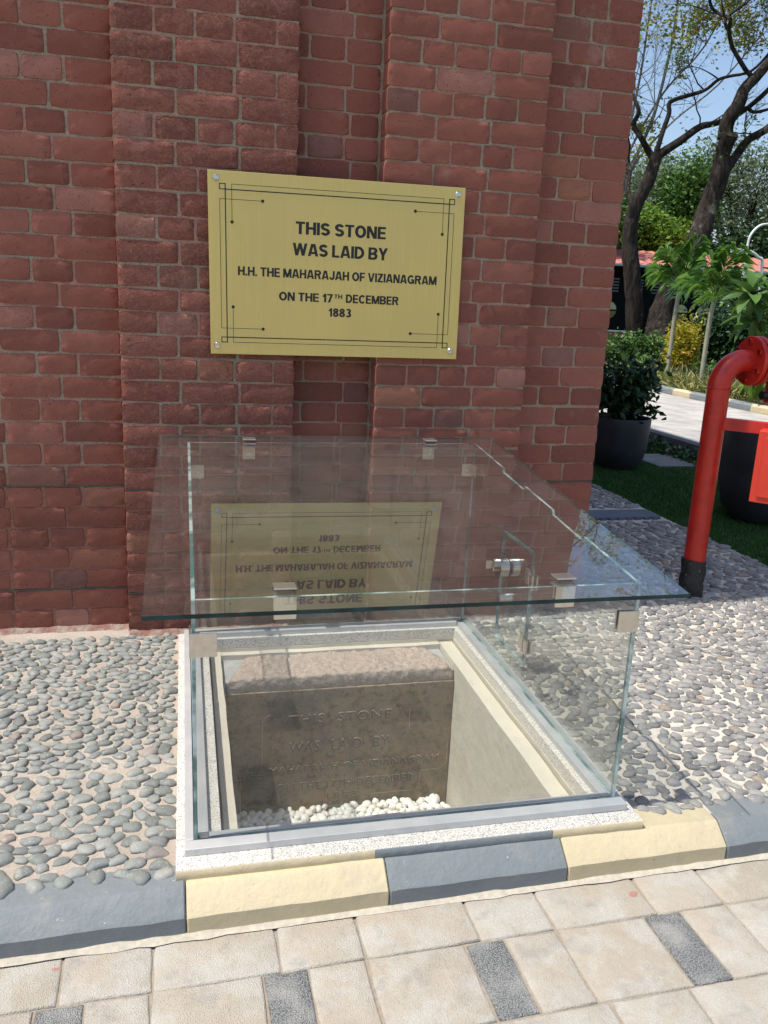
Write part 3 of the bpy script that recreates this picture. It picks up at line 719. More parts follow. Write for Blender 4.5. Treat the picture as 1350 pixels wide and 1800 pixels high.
for nm, x0, x1, Y, mt, par in panels:
    for jrow in range(0, 62):
        st = (jrow + par) % 2 == 1
        zc = .0036 + CZ * (jrow + .5); zj = 0.0
        if nm == 'left': cuts = [x0 + ((.0) if st else .08)]; cuts = row_cuts(x0, x1, st, .0 if st else .02); cuts = [x1 - (c - x0) for c in cuts][::-1]
        elif nm == 'A': cuts = row_cuts(x0, x1, st, 0 if st else 0)
        elif nm == 'recess': cuts = [x0, x0 + (.232 if st else .05)] + ([] if st else [x0 + .20]) + [x1]
        elif nm == 'B': cuts = [x0, x0 + .205, x0 + .45, x1] if st else [x0 + (x1 - x0) * q / 5 for q in range(6)]
        else: cuts = [x0, x0 + .215, x1] if st else [x0, x0 + .12, x0 + .285, x1]
        for ci in range(1, len(cuts) - 1): cuts[ci] += rng.uniform(-.006, .006)
        for a, b in zip(cuts[:-1], cuts[1:]):
            la = 0 if a == x0 and nm != 'left' else JT / 2; lb = 0 if b == x1 else JT / 2
            if nm == 'recess': la = la or .004; lb = lb or .004
            if nm == 'C' and a == x0: la = .003
            if nm == 'left' and b == x1: lb = .003
            tone = rng.uniform(-.0035, .0035)
            cand.append((nm, a + la, b - lb, Y, zc + rng.uniform(-.0015, .0015) + .005 * noise.noise(Vector((a * 1.3, zc * 3, 2))), mt, jrow))
def visible(c):
    nm, a, b, Y, z, mt, j = c
    if b < -.62 or z > 2.85: return False
    if a > .36 and b < 1.39 and 1.26 < z < 1.90: return False
    if z > 2.62 and b < .1: return False
    return True
def score(c):
    nm, a, b, Y, z, mt, j = c
    vis = visible(c); d = math.dist(((a + b) / 2, Y, z), (.254, -3.56, 1.468))
    return (0 if vis else 1, -(b - a) / d)
cand.sort(key=score)
V = {}; cnt = 0
rest = MB(); rest_r = MB()
for i, (nm, a, b, Y, z, mt, jrow) in enumerate(cand):
    w_ = b - a; key = (round(w_ / .012), mt.name, rng.randrange(3))
    if key not in bm_cache: bm_cache[key] = (brick_mesh(round(w_ / .012) * .012, CZ - JT, len(bm_cache), mt), round(w_ / .012) * .012)
    me, bw = bm_cache[key]
    loc = ((a + b) / 2, Y + rng.uniform(-.0012, .0018), z); sc = (w_ / bw, 1, 1 + rng.uniform(-.015, .02)); rot = (rng.gauss(0, .006), rng.gauss(0, .005), rng.gauss(0, .004))
    if i < 300: obj('brick', me, bld, loc, rot, sc)
    else:
        M = Matrix.Translation(loc) @ Matrix.Diagonal((*sc, 1)); (rest_r if mt is M_brickr else rest).add([M @ v.co for v in me.vertices], [tuple(p.vertices) for p in me.polygons])
bside = brick_mesh(.226, CZ - JT, 77, M_brick)                    # the side wall of the tower
for jrow in range(0, 62):
    y = .115 + (.11 if jrow % 2 else .0)
    while y < 3.2:
        M = Matrix.Translation((2.202, y + .1177, .0036 + CZ * (jrow + .5))) @ Matrix.Rotation(R(90), 4, 'Z')
        rest.add([M @ v.co for v in bside.vertices], [tuple(p.vertices) for p in bside.polygons]); y += .2355
o = rest.build('brickwork', M_brick, bld, smooth=True); o['kind'] = 'stuff'
o = rest_r.build('pilaster_brickwork', M_brickr, bld, smooth=True); o['kind'] = 'stuff'
for kz in (7, 2):
    z = .0036 + CZ * kz
    for nm, x0, x1, Y, mt, par in panels:
        if kz == 2 and nm in ('B', 'C'): continue
        MB().box(max(x0, -1.5) + .002, x1 - .002, Y + .0015, Y + .02, z - .0035, z + .0035).build('damp_course', M_groove, bld)
v = []; f = []; n = 260                                           # uneven mortar skirt at the wall's foot
for i in range(n + 1):
    x = -2.4 + 4.6 * i / n
    Y = .085 if x < 0 else 0 if x < .707 else .115 if x < 1.061 else 0 if x < 1.756 else .108
    p = Vector((x * 9, 0, 0)); o_ = .022 + .018 * abs(noise.noise(p)) + .014 * noise.noise(p * 3.3)
    v += [(x, Y + .012, .022 + .012 * noise.noise(p * 2)), (x, Y - .006, .012 + .006 * noise.noise(p * 4)), (x, Y - o_, -.004)]
    if i: a = (i - 1) * 3; f += [(a, a + 3, a + 4, a + 1), (a + 1, a + 4, a + 5, a + 2)]
me = mesh('mortar_skirt', v, [q[::-1] for q in f], M_smear, True); obj('mortar_skirt', me, bld)

# ================================================================== PLAQUE
PL = [(.350, 1.930), (1.404, 1.936), (1.410, 1.232), (.359, 1.226)]
plq = empty('brass_plaque', (.88, -.03, 1.58), label='brass commemorative plaque with black lettering screwed to the brick pilasters', cat='plaque')
bm = bmesh.new(); q0 = [bm.verts.new((x, -.034, z)) for x, z in PL]; q1 = [bm.verts.new((x, -.029, z)) for x, z in PL]
bm.faces.new(q0); bm.faces.new(q1[::-1])
for i in range(4): bm.faces.new((q0[(i + 1) % 4], q0[i], q1[i], q1[(i + 1) % 4]))
bmesh.ops.recalc_face_normals(bm, faces=bm.faces[:]); bmesh.ops.bevel(bm, geom=bm.edges[:], offset=.0008, segments=1, affect='EDGES')
me = bpy.data.meshes.new('plate'); bm.to_mesh(me); bm.free(); me.materials.append(M_brass); keep(obj('plate', me), plq)
PT = math.atan((1.936 - 1.930) / 1.054)
YT = -.0342
TK = .235
GLY = {'T': (.70, 'b0,.815,.70,1 b.25,0,.45,.815'), 'H': (.75, 'b0,0,.2,1 b.55,0,.75,1 b.2,.415,.55,.595'), 'I': (.2, 'b0,0,.2,1'), 'L': (.60, 'b0,0,.2,1 b.2,0,.60,.18'),
    'E': (.64, 'b0,0,.2,1 b.2,.82,.63,1 b.2,.415,.60,.585 b.2,0,.64,.18'), 'F': (.60, 'b0,0,.2,1 b.2,.82,.60,1 b.2,.40,.56,.57'),
    'S': (.70, 'a.35,.705,.245,.205,18,270 a.35,.295,.255,.205,90,-162'), 'O': (.84, 'a.42,.5,.325,.415,0,360'), 'C': (.80, 'a.42,.5,.325,.415,42,318'),
    'G': (.84, 'a.42,.5,.325,.415,42,330 b.46,.37,.82,.53 b.66,.03,.82,.37'), 'N': (.76, 'b0,0,.19,1 b.57,0,.76,1 d.12,1,.64,0,.12'),
    'M': (.94, 'b0,0,.18,1 b.76,0,.94,1 d.12,1,.47,.02,.12 d.82,1,.47,.02,.12'), 'W': (1.16, 'd.10,1,.32,0,.10 d.58,1,.32,0,.10 d.58,1,.84,0,.10 d1.06,1,.84,0,.10'),
    'A': (.82, 'd.10,0,.35,1,.10 d.72,0,.47,1,.10 b.24,.19,.58,.35'), 'V': (.80, 'd.10,1,.38,0,.10 d.70,1,.42,0,.10'), 'Y': (.78, 'd.11,1,.39,.40,.11 d.67,1,.39,.40,.11 b.29,0,.49,.45'),
    'D': (.78, 'b0,0,.2,1 a.30,.5,.385,.41,-90,90 b.2,.817,.32,1 b.2,0,.32,.183'), 'B': (.75, 'b0,0,.2,1 a.42,.745,.215,.165,-90,90 a.44,.29,.215,.20,-90,90 b.2,.818,.43,1 b.2,.40,.45,.58 b.2,0,.45,.182'),
    'R': (.77, 'b0,0,.2,1 a.42,.715,.235,.195,-90,90 b.2,.818,.43,1 b.2,.43,.43,.61 d.65,0,.45,.47,.11'), 'J': (.60, 'b.40,.28,.60,1 a.30,.29,.2,.205,178,360'),
    'Z': (.68, 'b.02,.82,.66,1 b0,0,.68,.18 d.13,.14,.53,.86,.13'), '1': (.44, 'b.22,0,.42,1 b.02,.64,.24,.78 d.12,.70,.30,.98,.08'), '7': (.62, 'b0,.82,.62,1 d.20,0,.50,.84,.105'),
    '8': (.68, 'a.34,.74,.21,.17,0,360 a.34,.285,.24,.20,0,360'), '3': (.66, 'a.32,.735,.21,.18,-90,150 a.32,.285,.235,.20,-150,90 b.26,.46,.36,.60'), '.': (.2, 'b0,0,.2,.2')}
def lettering(txt, x0, x1, z0, h, y, mat, parent, name):
    """heavy grotesque capitals built from bars, slanted bars and bowls"""
    wd = 0; items_ = []
    for ch in txt:
        if ch == ' ': wd += .30; continue
        gw, gs = GLY[ch]; items_.append((wd, gs)); wd += gw + .085
    wd -= .085; sx = (x1 - x0) / wd; lay = 0
    for off, gs in items_:
        mb = MB()
        for tok in gs.split():
            q = [float(t) for t in tok[1:].split(',')]; lay = (lay + 1) % 5; d = .0003 + lay * .00004
            if tok[0] == 'b': ex = .018 if q[3] - q[1] > .25 else 0; ey = .012 if not ex and .02 < q[1] and q[3] < .98 else 0; loops = [[(q[0] - ex, q[1] - ey), (q[2] + ex, q[1] - ey), (q[2] + ex, q[3] + ey), (q[0] - ex, q[3] + ey)]]
            elif tok[0] == 'd': w5 = q[4] + .016; loops = [[(q[0] - w5, q[1]), (q[0] + w5, q[1]), (q[2] + w5, q[3]), (q[2] - w5, q[3])]]
            else:
                n = max(6, int(abs(q[5] - q[4]) / 15)); loops = []
                for i in range(n):
                    a, b = R(q[4] + (q[5] - q[4]) * i / n), R(q[4] + (q[5] - q[4]) * (i + 1) / n); o_, i_ = TK / 2 * 1.05, -TK / 2 * 1.05
                    loops.append([(q[0] + (q[2] - .008 + e) * math.cos(t), q[1] + (q[3] - .012 + e * .9) * math.sin(t)) for t, e in ((a, i_), (a, o_), (b, o_), (b, i_))])
            for lp_ in loops:
                n = len(lp_); P_ = [(x0 + (off + u) * sx, z0 + v_ * h) for u, v_ in lp_]; ar = sum(P_[i][0] * P_[(i + 1) % n][1] - P_[(i + 1) % n][0] * P_[i][1] for i in range(n))
                if ar < 0: P_ = P_[::-1]
                mb.add([(u, y - d, v_) for u, v_ in P_] + [(u, y, v_) for u, v_ in P_], [tuple(range(n))] + [(i, i + n, (i + 1) % n + n, (i + 1) % n) for i in range(n)])
        o = mb.build(name, mat, parent); o.matrix_parent_inverse = Matrix.Translation(-Vector(parent.location))
for txt, xa, xb, z0, h_ in (('THIS STONE', .697, 1.071, 1.712, .0485), ('WAS LAID BY', .687, 1.082, 1.629, .0485), ('H.H. THE MAHARAJAH OF VIZIANAGRAM', .468, 1.300, 1.540, .0355),
                            ('ON THE 17', .634, .856, 1.449, .0345), ('TH', .862, .896, 1.4660, .0170), ('DECEMBER', .912, 1.138, 1.4505, .0345), ('1883', .840, .936, 1.392, .0345)):
    lettering(txt, xa, xb, z0, h_, YT + .0003, M_ink, plq, 'letter')
def P2(u, v):                                                    # plate coordinates (0..1) to the wall
    a = Vector(PL[0]).lerp(Vector(PL[1]), u); b = Vector(PL[3]).lerp(Vector(PL[2]), u); r = a.lerp(b, v); return (r.x, r.y)
W1, W2 = .0042, .0019
def edge(p, q, wd): fine_line([P2(*p), P2(*q)], -.0341, wd, M_ink, plq, 'border_line', .0004)
ax, ay = 1 / 1.054, 1 / .705
def dot(u, v): MB().lathe([(.0066, 0), (.0066, .0005)], 16, Matrix.Translation((P2(u, v)[0], -.0341, P2(u, v)[1])) @ Matrix.Rotation(R(90), 4, 'X'), close=True).build('dot', M_ink, plq).matrix_parent_inverse = Matrix.Translation(-plq.location)
L0, L1_, L2_ = .045 * ax, .067 * ax, .092 * ax; T0, T1, T2 = .048 * ay, .068 * ay, .090 * ay
for fx in (0, 1):
    X = (lambda u: u) if fx == 0 else (lambda u: 1 - u)
    edge((X(L1_), T0), (X(L1_), 1 - T0), W1); edge((X(L0), T2 + .02), (X(L0), 1 - T2 - .02), W2)
    for fy in (0, 1):
        Y_ = (lambda t: t) if fy == 0 else (lambda t: 1 - t)
        edge((X(L0), Y_(T0)), (X(L1_), Y_(T0)), W1 * .8); edge((X(L0), Y_(T0)), (X(L0), Y_(T1)), W1 * .8); edge((X(L0), Y_(T1)), (X(L1_), Y_(T1)), W1 * .8)
        edge((X(L0), Y_(T2 + .02)), (X(.200), Y_(T2 + .02)), W2); dot(X(.202), Y_(T2 + .02))
        edge((X(L2_), Y_(T0)), (X(L2_), Y_(.265)), W2); dot(X(L2_), Y_(.268))
edge((L1_, T1), (1 - L1_, T1), W1); edge((L1_, 1 - T1), (1 - L1_, 1 - T1), W1); edge((L2_, T0), (1 - L2_, T0), W2); edge((L2_, 1 - T0), (1 - L2_, 1 - T0), W2)
for u, t in ((.031, .04), (.97, .04), (.025, .952), (.972, .952)):
    x, z = P2(u, t); M = Matrix.Translation((x, -.034, z)) @ Matrix.Rotation(R(90), 4, 'X')
    s_ = MB().lathe([(.0125, 0), (.0128, .002), (.011, .0042), (.004, .0048), (0.0005, .0048)], 20, M).build('screw', M_steel, plq, smooth=True); s_.matrix_parent_inverse = Matrix.Translation(-plq.location)
    c_ = MB().box(-.006, .006, -.001, .001, .0046, .0052, M @ Matrix.Rotation(.5 + u * 3, 4, 'Z')).build('screw_slot', M_ink, s_); c_.matrix_parent_inverse = Matrix.Translation(-plq.location)
    MB().lathe([(.008, -.034), (.008, 0)], 12, M).build('standoff', M_steelb, plq, smooth=True).matrix_parent_inverse = Matrix.Translation(-plq.location)

# ================================================================== GLASS CASE
case = empty('glass_display_case', (.88, -.84, GZ), label='clear glass display case with sloping lid over the foundation stone pit', cat='display case')
CI = Matrix.Translation(-case.location)
def cpart(o): o.parent = case; o.matrix_parent_inverse = CI; return o
gx0, gx1, gyf, gyb = .265, 1.495, -1.561, -.123
A0 = GZ + .0005; A1 = .047
def rail(name, x0, x1, y0, y1):
    return cpart(MB().box(x0, x1, y0, y1, A0, A1, bev=.0015).build(name, M_alu))
rail('base_rail', .236, 1.520, -1.606, -1.5665); rail('base_rail', .3005, 1.4595, -1.5545, -1.535)
rail('base_rail', .236, .2595, -1.565, -.095); rail('base_rail', .2715, .2995, -1.534, -.150)
rail('base_rail', 1.501, 1.520, -1.565, -.095); rail('base_rail', 1.4605, 1.4885, -1.5545, -.150)
rail('base_rail', .3005, 1.4595, -.149, -.1295); rail('base_rail', .2605, 1.500, -.1165, -.095)
M_gask = plain('black_rubber_gasket', (.01, .01, .011), .5, bump=0)
cpart(MB().box(.2605, 1.50, -1.5660, -1.5550, A0, A1 - .006).build('gasket', M_gask))
cpart(MB().box(.2600, .2710, -1.5545, -.1290, A0, A1 - .006).build('gasket', M_gask)); cpart(MB().box(1.4890, 1.5005, -1.5545, -.1290, A0, A1 - .006).build('gasket', M_gask))
def topz(y): return .730 + (y - gyf) * (.877 - .730) / (gyb - gyf)
def plate(name, outer, holes, mk, th, mats, light_all=False):
    """outer/holes: 2D loops; mk(u, v, t) gives the 3D point, t from 0 to th"""
    loops = [outer] + holes; tri = tessellate_polygon([[Vector((u, v, 0)) for u, v in l] for l in loops])
    flat = [p for l in loops for p in l]; n = len(flat)
    V_ = [mk(u, v, 0) for u, v in flat] + [mk(u, v, th) for u, v in flat]; F = []; mi = []
    for t in tri: F.append(tuple(t)); mi.append(0); F.append(tuple(i + n for i in t[::-1])); mi.append(0)
    b = 0
    for l in loops:
        for i in range(len(l)): a, c = b + i, b + (i + 1) % len(l); F.append((a, c, c + n, a + n)); mi.append(1)
        b += len(l)
    me = mesh(name, V_, F)
    for mt in mats: me.materials.append(mt)
    me.polygons.foreach_set('material_index', mi)
    bm = bmesh.new(); bm.from_mesh(me); bmesh.ops.recalc_face_normals(bm, faces=bm.faces[:]); bm.to_mesh(me); bm.free()
    return cpart(obj(name, me))
YZ = lambda X: (lambda u, v, t: (X + t, u, v)); XZ = lambda Y: (lambda u, v, t: (u, Y + t, v))
plate('front_pane', [(.2715, A1 - .004), (1.4885, A1 - .004), (1.4885, .727), (.2715, .727)], [], XZ(gyf - .005), .010, [M_glass, M_edgel])
plate('back_pane', [(.2715, A1 - .004), (1.4885, A1 - .004), (1.4885, topz(gyb) - .003), (.2715, topz(gyb) - .003)], [], XZ(gyb - .005), .010, [M_glass, M_edgel])
yf, yb = gyf - .005, gyb + .005
def T(y, d=.003): return topz(y) - d
NT = .019
lf = [(yf, A1 - .004), (yb, A1 - .004), (yb, T(yb)), (-.26, T(-.26)), (-.268, T(-.268, NT)), (-.50, T(-.5, NT)), (-.508, T(-.508)), (-.86, T(-.86)), (-.868, T(-.868, NT)), (-1.12, T(-1.12, NT)), (-1.128, T(-1.128)), (yf, T(yf))]
plate('side_pane', lf, [], YZ(.2605), .010, [M_glass, M_edgel])
door = [(-.835, .147), (-.545, .147), (-.545, .587), (-.835, .587)]
hole = [(-.842, .140), (-.538, .140), (-.538, .594), (-.842, .594)]
rf = [(yf, A1 - .004), (yb, A1 - .004), (yb, T(yb)), (-.478, T(-.478)), (-.486, T(-.486, NT)), (-.700, T(-.70, NT)), (-.712, T(-.712)), (-.962, T(-.962)), (-.972, T(-.972, NT)), (-1.20, T(-1.20, NT)), (-1.212, T(-1.212)), (yf, T(yf))]
plate('side_pane', rf, [hole], YZ(1.4895), .010, [M_glass, M_edgel])
plate('door_pane', door, [], YZ(1.4895), .010, [M_glass, M_edgel])
lx0, lx1, ly0, ly1 = .147, 1.584, -1.670, -.068
plate('lid', [(lx0, ly0), (lx1, ly0), (lx1, ly1), (lx0, ly1)], [], lambda u, v, t: (u, v, topz(v) + .001 + t), .011, [M_lid, M_edge, M_under])
for p in bpy.data.objects['lid'].data.polygons:
    if p.material_index == 0 and p.normal.z < 0: p.material_index = 2
def hinge(y, z):
    h = empty('hinge', (1.4945, y, z)); h.parent = case; h.matrix_parent_inverse = CI
    def part(name, b, mat): o = b.build(name, mat, h); return o
    for sy in (-1, 1):
        for sx in (-1, 1):
            part('plate', MB().box(sx * .0055, sx * .0125, min(sy * .005, sy * .033), max(sy * .005, sy * .033), -.028 + sy * .006, .028 + sy * .006, bev=.0012) if sx > 0 else MB().box(-.0125, -.0055, min(sy * .005, sy * .033), max(sy * .005, sy * .033), -.028 + sy * .006, .028 + sy * .006, bev=.0012), M_steelb)
        for dz in (-.014, .014):
            part('screw', MB().lathe([(.0035, 0), (.0032, .0012), (.0001, .0013)], 10, Matrix.Translation((-.0125, sy * .019, dz + sy * .006)) @ Matrix.Rotation(R(-90), 4, 'Y')), M_steel)
    part('pin', MB().tube([(-.009, 0, -.03), (-.009, 0, .03)], .0045, 10), M_steel)
hinge(-.839, .490); hinge(-.839, .232)
def lock(y, z):
    h = empty('lock', (1.4945, y, z)); h.scale = (1.1, 1.75, 1.85); h.parent = case; h.matrix_parent_inverse = CI
    def capsule(x0, x1, ry, half):
        b = MB(); prof = [(half * 0 + ry * math.cos(a) + (half if math.cos(a) >= 0 else -half), ry * math.sin(a)) for a in [R(t) for t in range(-90, 271, 15)]]
        n = len(prof); vv = [(x0, p[0], p[1]) for p in prof] + [(x1, p[0], p[1]) for p in prof]
        b.add(vv, [(i, (i + 1) % n, n + (i + 1) % n, n + i) for i in range(n)] + [tuple(range(n))[::-1], tuple(range(n, 2 * n))]); return b
    capsule(-.040, -.0065, .022, .028).build('body', M_steel, h, smooth=True)
    capsule(.0065, .034, .022, .028).build('body', M_steel, h, smooth=True)
    capsule(-.0062, .0062, .019, .025).build('gasket', M_gask, h, smooth=True)
    MB().lathe([(.015, 0), (.015, .012), (.010, .016), (.0005, .016)], 20, Matrix.Translation((-.040, -.012, 0)) @ Matrix.Rotation(R(-90), 4, 'Y')).build('cylinder', M_steel, h, smooth=True)
    MB().box(-.076, -.054, -.0135, -.0105, -.009, .009, bev=.001).build('key', M_steelb, h)
    MB().lathe([(.013, 0), (.013, .05)], 18, Matrix.Translation((.0, -.02, -.075)) @ Matrix.Rotation(R(90), 4, 'Y') @ Matrix.Translation((0, 0, -.025)), close=True).build('knob', M_steel, h, smooth=True)
lock(-.560, .466)
def clip(name, boxes, screw=None):
    e = empty(name, (0, 0, 0)); e.parent = case; e.matrix_parent_inverse = CI @ Matrix.Translation((0, 0, 0))
    for bx in boxes: MB().box(*bx, bev=.0018).build('plate', M_steelb, e)
    if screw: MB().lathe([(.006, 0), (.0055, .0015), (.0001, .0016)], 12, Matrix.Translation(screw) @ Matrix.Rotation(R(90), 4, 'X')).build('screw', M_steel, e)
for x in (.494, 1.266):
    zt_ = topz(gyf) + .0125
    clip('lid_clip', [(x - .029, x + .029, gyf - .0105, gyf - .0055, .668, .7295), (x - .029, x + .029, gyf - .0105, gyf + .035, zt_ + .0055, zt_ + .0105), (x - .029, x + .029, gyf + .0055, gyf + .0105, .690, .7275), (x - .026, x + .026, gyf + .006, gyf + .04, .7215, .7270)])
for x in (.507, 1.279):
    clip('lid_clip', [(x - .026, x + .026, gyb - .0105, gyb - .0055, .805, .866), (x - .026, x + .026, gyb - .045, gyb - .0110, .8600, .8655), (x - .026, x + .026, gyb - .045, gyb + .01, .8905, .8955)], (x, gyb - .0107, .832))
clip('corner_clip', [(.2720, .325, gyb - .0105, gyb - .0055, .725, .782), (.2715, .2765, gyb - .055, gyb - .011, .725, .782)], (.30, gyb - .0107, .754))
clip('corner_clip', [(1.437, 1.4885, gyb - .0105, gyb - .0055, .728, .785), (1.4835, 1.4885, gyb - .055, gyb - .011, .728, .785)], (1.46, gyb - .0107, .757))
clip('corner_clip', [(.2580, .324, gyf - .0110, gyf - .0055, .575, .640), (.2545, .2595, gyf - .011, gyf + .052, .575, .640)])
clip('corner_clip', [(1.4375, 1.5015, gyf - .0110, gyf - .0055, .583, .647), (1.437, 1.4885, gyf + .0055, gyf + .0105, .583, .647), (1.4835, 1.4888, gyf + .011, gyf + .06, .583, .647)])

# ================================================================== HYDRANT PIPE AND CABINET
px_, py_ = 2.893, .195; pr = .056
hyd = empty('hydrant_pipe', (px_, py_, 0), label='red painted hydrant riser pipe with bent elbow, bolted flange and black wrapped foot', cat='fire hydrant')
def hp(o): o.parent = hyd; return o
MB().tube([(0, 0, .17), (0, 0, 1.115)], pr, 28).build('riser', M_red, hyd, smooth=True)
b = MB(); er = .132; pts = [(0, 0, 1.115)] + [(er - er * math.cos(R(a)), 0, 1.12 + er * math.sin(R(a))) for a in range(0, 91, 7)] + [(er + .02, 0, 1.12 + er)]
b.tube(pts, pr * 1.03, 28).build('elbow', M_red, hyd, smooth=True)
MB().lathe([(pr * 1.02, 0), (pr * 1.08, .004), (pr * 1.02, .008)], 28, Matrix.Translation((0, 0, 1.11))).build('weld_bead', M_red, hyd, smooth=True)
wr = MB(); wr.tube([(0.004 * math.sin(z * 60), 0, z) for z in np.linspace(-.02, .20, 14)], [pr * 1.12 * (1 + .03 * math.sin(i * 2.1)) for i in range(14)], 28, rough=.06).build('wrap', M_wrap, hyd, smooth=True)
ez = 1.12 + er
for i, x in enumerate((er + .02, er + .052)):
    MB().lathe([(.03, 0), (.122, 0), (.124, .003), (.124, .021), (.121, .024), (.03, .024)], 44, Matrix.Translation((x, 0, ez)) @ Matrix.Rotation(R(90), 4, 'Y')).build('flange', M_red, hyd, smooth=True)
MB().lathe([(.112, 0), (.112, .009)], 40, Matrix.Translation((er + .0435, 0, ez)) @ Matrix.Rotation(R(90), 4, 'Y'), close=True).build('gasket', M_gask, hyd, smooth=True)
for k in range(6):
    a = R(30 + 60 * k); c_ = (er + .004, .096 * math.cos(a), ez + .096 * math.sin(a))
    MB().lathe([(.0155, 0), (.0155, .016), (.0001, .016)], 6, Matrix.Translation(c_) @ Matrix.Rotation(R(90), 4, 'Y')).build('bolt', M_red, hyd)
    MB().lathe([(.008, 0), (.008, .10), (.0001, .10)], 10, Matrix.Translation(c_) @ Matrix.Rotation(R(90), 4, 'Y')).build('stud', M_red, hyd)
MB().tube([(er + .075, 0, ez), (er + .12, 0, ez), (er + .16, 0, ez), (er + .34, 0, ez)], [.06, .085, .09, .09], 28).build('valve_body', M_red, hyd, smooth=True)
MB().lathe([(.05, 0), (.05, .10), (.055, .11), (.0001, .11)], 20, Matrix.Translation((er + .2, 0, ez - .21))).build('valve_neck', M_red, hyd, smooth=True)
MB().tube([(er + .10, -.03, ez - .17), (er + .20, -.03, ez - .17), (er + .24, -.03, ez - .28)], .022, 10).build('valve_lever', M_gask, hyd, smooth=True)
D45 = Matrix.Rotation(R(-45), 4, 'Z')
MB().box(.02, 1.0, -.02, .02, .905, .965, D45, bev=.003).build('crossbar', M_red, hyd)
cab = empty('hose_cabinet', (3.02, .03, 0), label='bright orange red hose cabinet fixed in front of the crossbar at the right edge', cat='cabinet')
cab.rotation_euler = (0, 0, R(-45))
MB().box(.03, .62, -.10, .06, .58, .935, bev=.004).build('body', M_redbox, cab)
MB().box(.06, .59, -.108, -.101, .61, .905, bev=.002).build('door', M_redbox, cab)
MB().tube([(.30, -.125, .74), (.30, -.125, .80)], .006, 8).build('handle', M_steelb, cab, smooth=True)
for x in (.50,): MB().box(x, x + .04, -.02, .02, .0, .58).build('post', M_red, cab)

# ================================================================== TURF, DRAIN, RAISED PATH
turf = sheet('turf_base', 3.701, 5.50, -8, 12, -.004, M_lawn, .2)
def blades(name, x0, x1, y0, y1, n, h, mat, z=0, hole=None, wdt=.006):
    P = nr.rand(n, 2) * [x1 - x0, y1 - y0] + [x0, y0]; a = nr.rand(n) * 6.283; hh = h * (.6 + .8 * nr.rand(n)); ln = nr.randn(n, 2) * h * .5
    V_ = np.zeros((n, 3, 3)); dx, dy = np.cos(a) * wdt / 2, np.sin(a) * wdt / 2
    V_[:, 0, 0] = P[:, 0] - dx; V_[:, 0, 1] = P[:, 1] - dy; V_[:, 1, 0] = P[:, 0] + dx; V_[:, 1, 1] = P[:, 1] + dy
    V_[:, 2, 0] = P[:, 0] + ln[:, 0]; V_[:, 2, 1] = P[:, 1] + ln[:, 1]; V_[:, :2, 2] = z - .004; V_[:, 2, 2] = z + hh
    o = obj(name, npmesh(name, V_.reshape(-1, 3), np.arange(n * 3).reshape(-1, 3), mat)); o['kind'] = 'stuff'; return o
tag(blades('turf', 3.69, 5.45, -.2, 7.5, 110000, .022, M_grass), 'short dark green turf strip beside the pebble paving', 'grass', kind='stuff')
dr = empty('drain_cover', (2.95, 1.86, 0), label='slate grey metal drain cover strip across the shaded pebbles', cat='drain cover')
MB().box(-.75, .70, -.12, .10, -.004, .018, bev=.004).build('cover', M_drain, dr)
for i in range(20): MB().box(-.70 + i * .07, -.66 + i * .07, -.135, -.115, -.004, .012).build('lug', M_drain, dr)
tag(MB().box(4.75, 5.2, 3.6, 4.25, -.01, .02, bev=.004).build('manhole_slab', M_conc), 'flat grey concrete manhole slab at the edge of the turf', 'manhole cover')
k2 = MB().box(5.50, 5.62, -8, 14, -.2, .135, bev=.006).build('path_kerb', M_kshade); k2['kind'] = 'structure'
path = empty('path'); path['kind'] = 'structure'
MB().box(5.622, 8.34, -8, 25, -.3, .108).build('bed', M_grout, path)
sl = [block_mesh('slab', .292, .292, .03, .005, M_slabp, .001, 40 + k) for k in range(4)]
for i in range(9):
    for j in range(30): obj('slab', sl[rng.randrange(4)], path, (5.78 + i * .30, 2.6 + j * .30, .122 + rng.uniform(-.001, .001)), (0, 0, rng.choice((0, R(90)))))
fk = empty('garden_kerb'); fk['kind'] = 'structure'
fprof = [(.06, -.2), (.06, .10), (-.03, .10), (-.06, .07), (-.065, -.2)]
for i in range(26):
    kb = kerb_block('kerb_stone', .515, [(y, z) for y, z in fprof], M_kcream if i % 2 else M_kgrey, fk, (8.42, 3.0 + i * .52, .13), R(90), i, 4); 
    kb.scale = (1, -1, 1)
    # mirrored so that the chamfer faces the path
bed = MB(); nx, ny = 30, 60; v = []; f = []
for j in range(ny + 1):
    for i in range(nx + 1):
        x = 8.47 + 4.5 * i / nx; y = 2 + 20 * j / ny; v.append((x, y, .17 + .03 * noise.noise(Vector((x, y, 0)) * 3)))
for j in range(ny):
    for i in range(nx): a = j * (nx + 1) + i; f.append((a, a + 1, a + nx + 2, a + nx + 1))
o = obj('garden_bed', mesh('garden_bed', v, f, M_soil, True)); o['kind'] = 'structure'

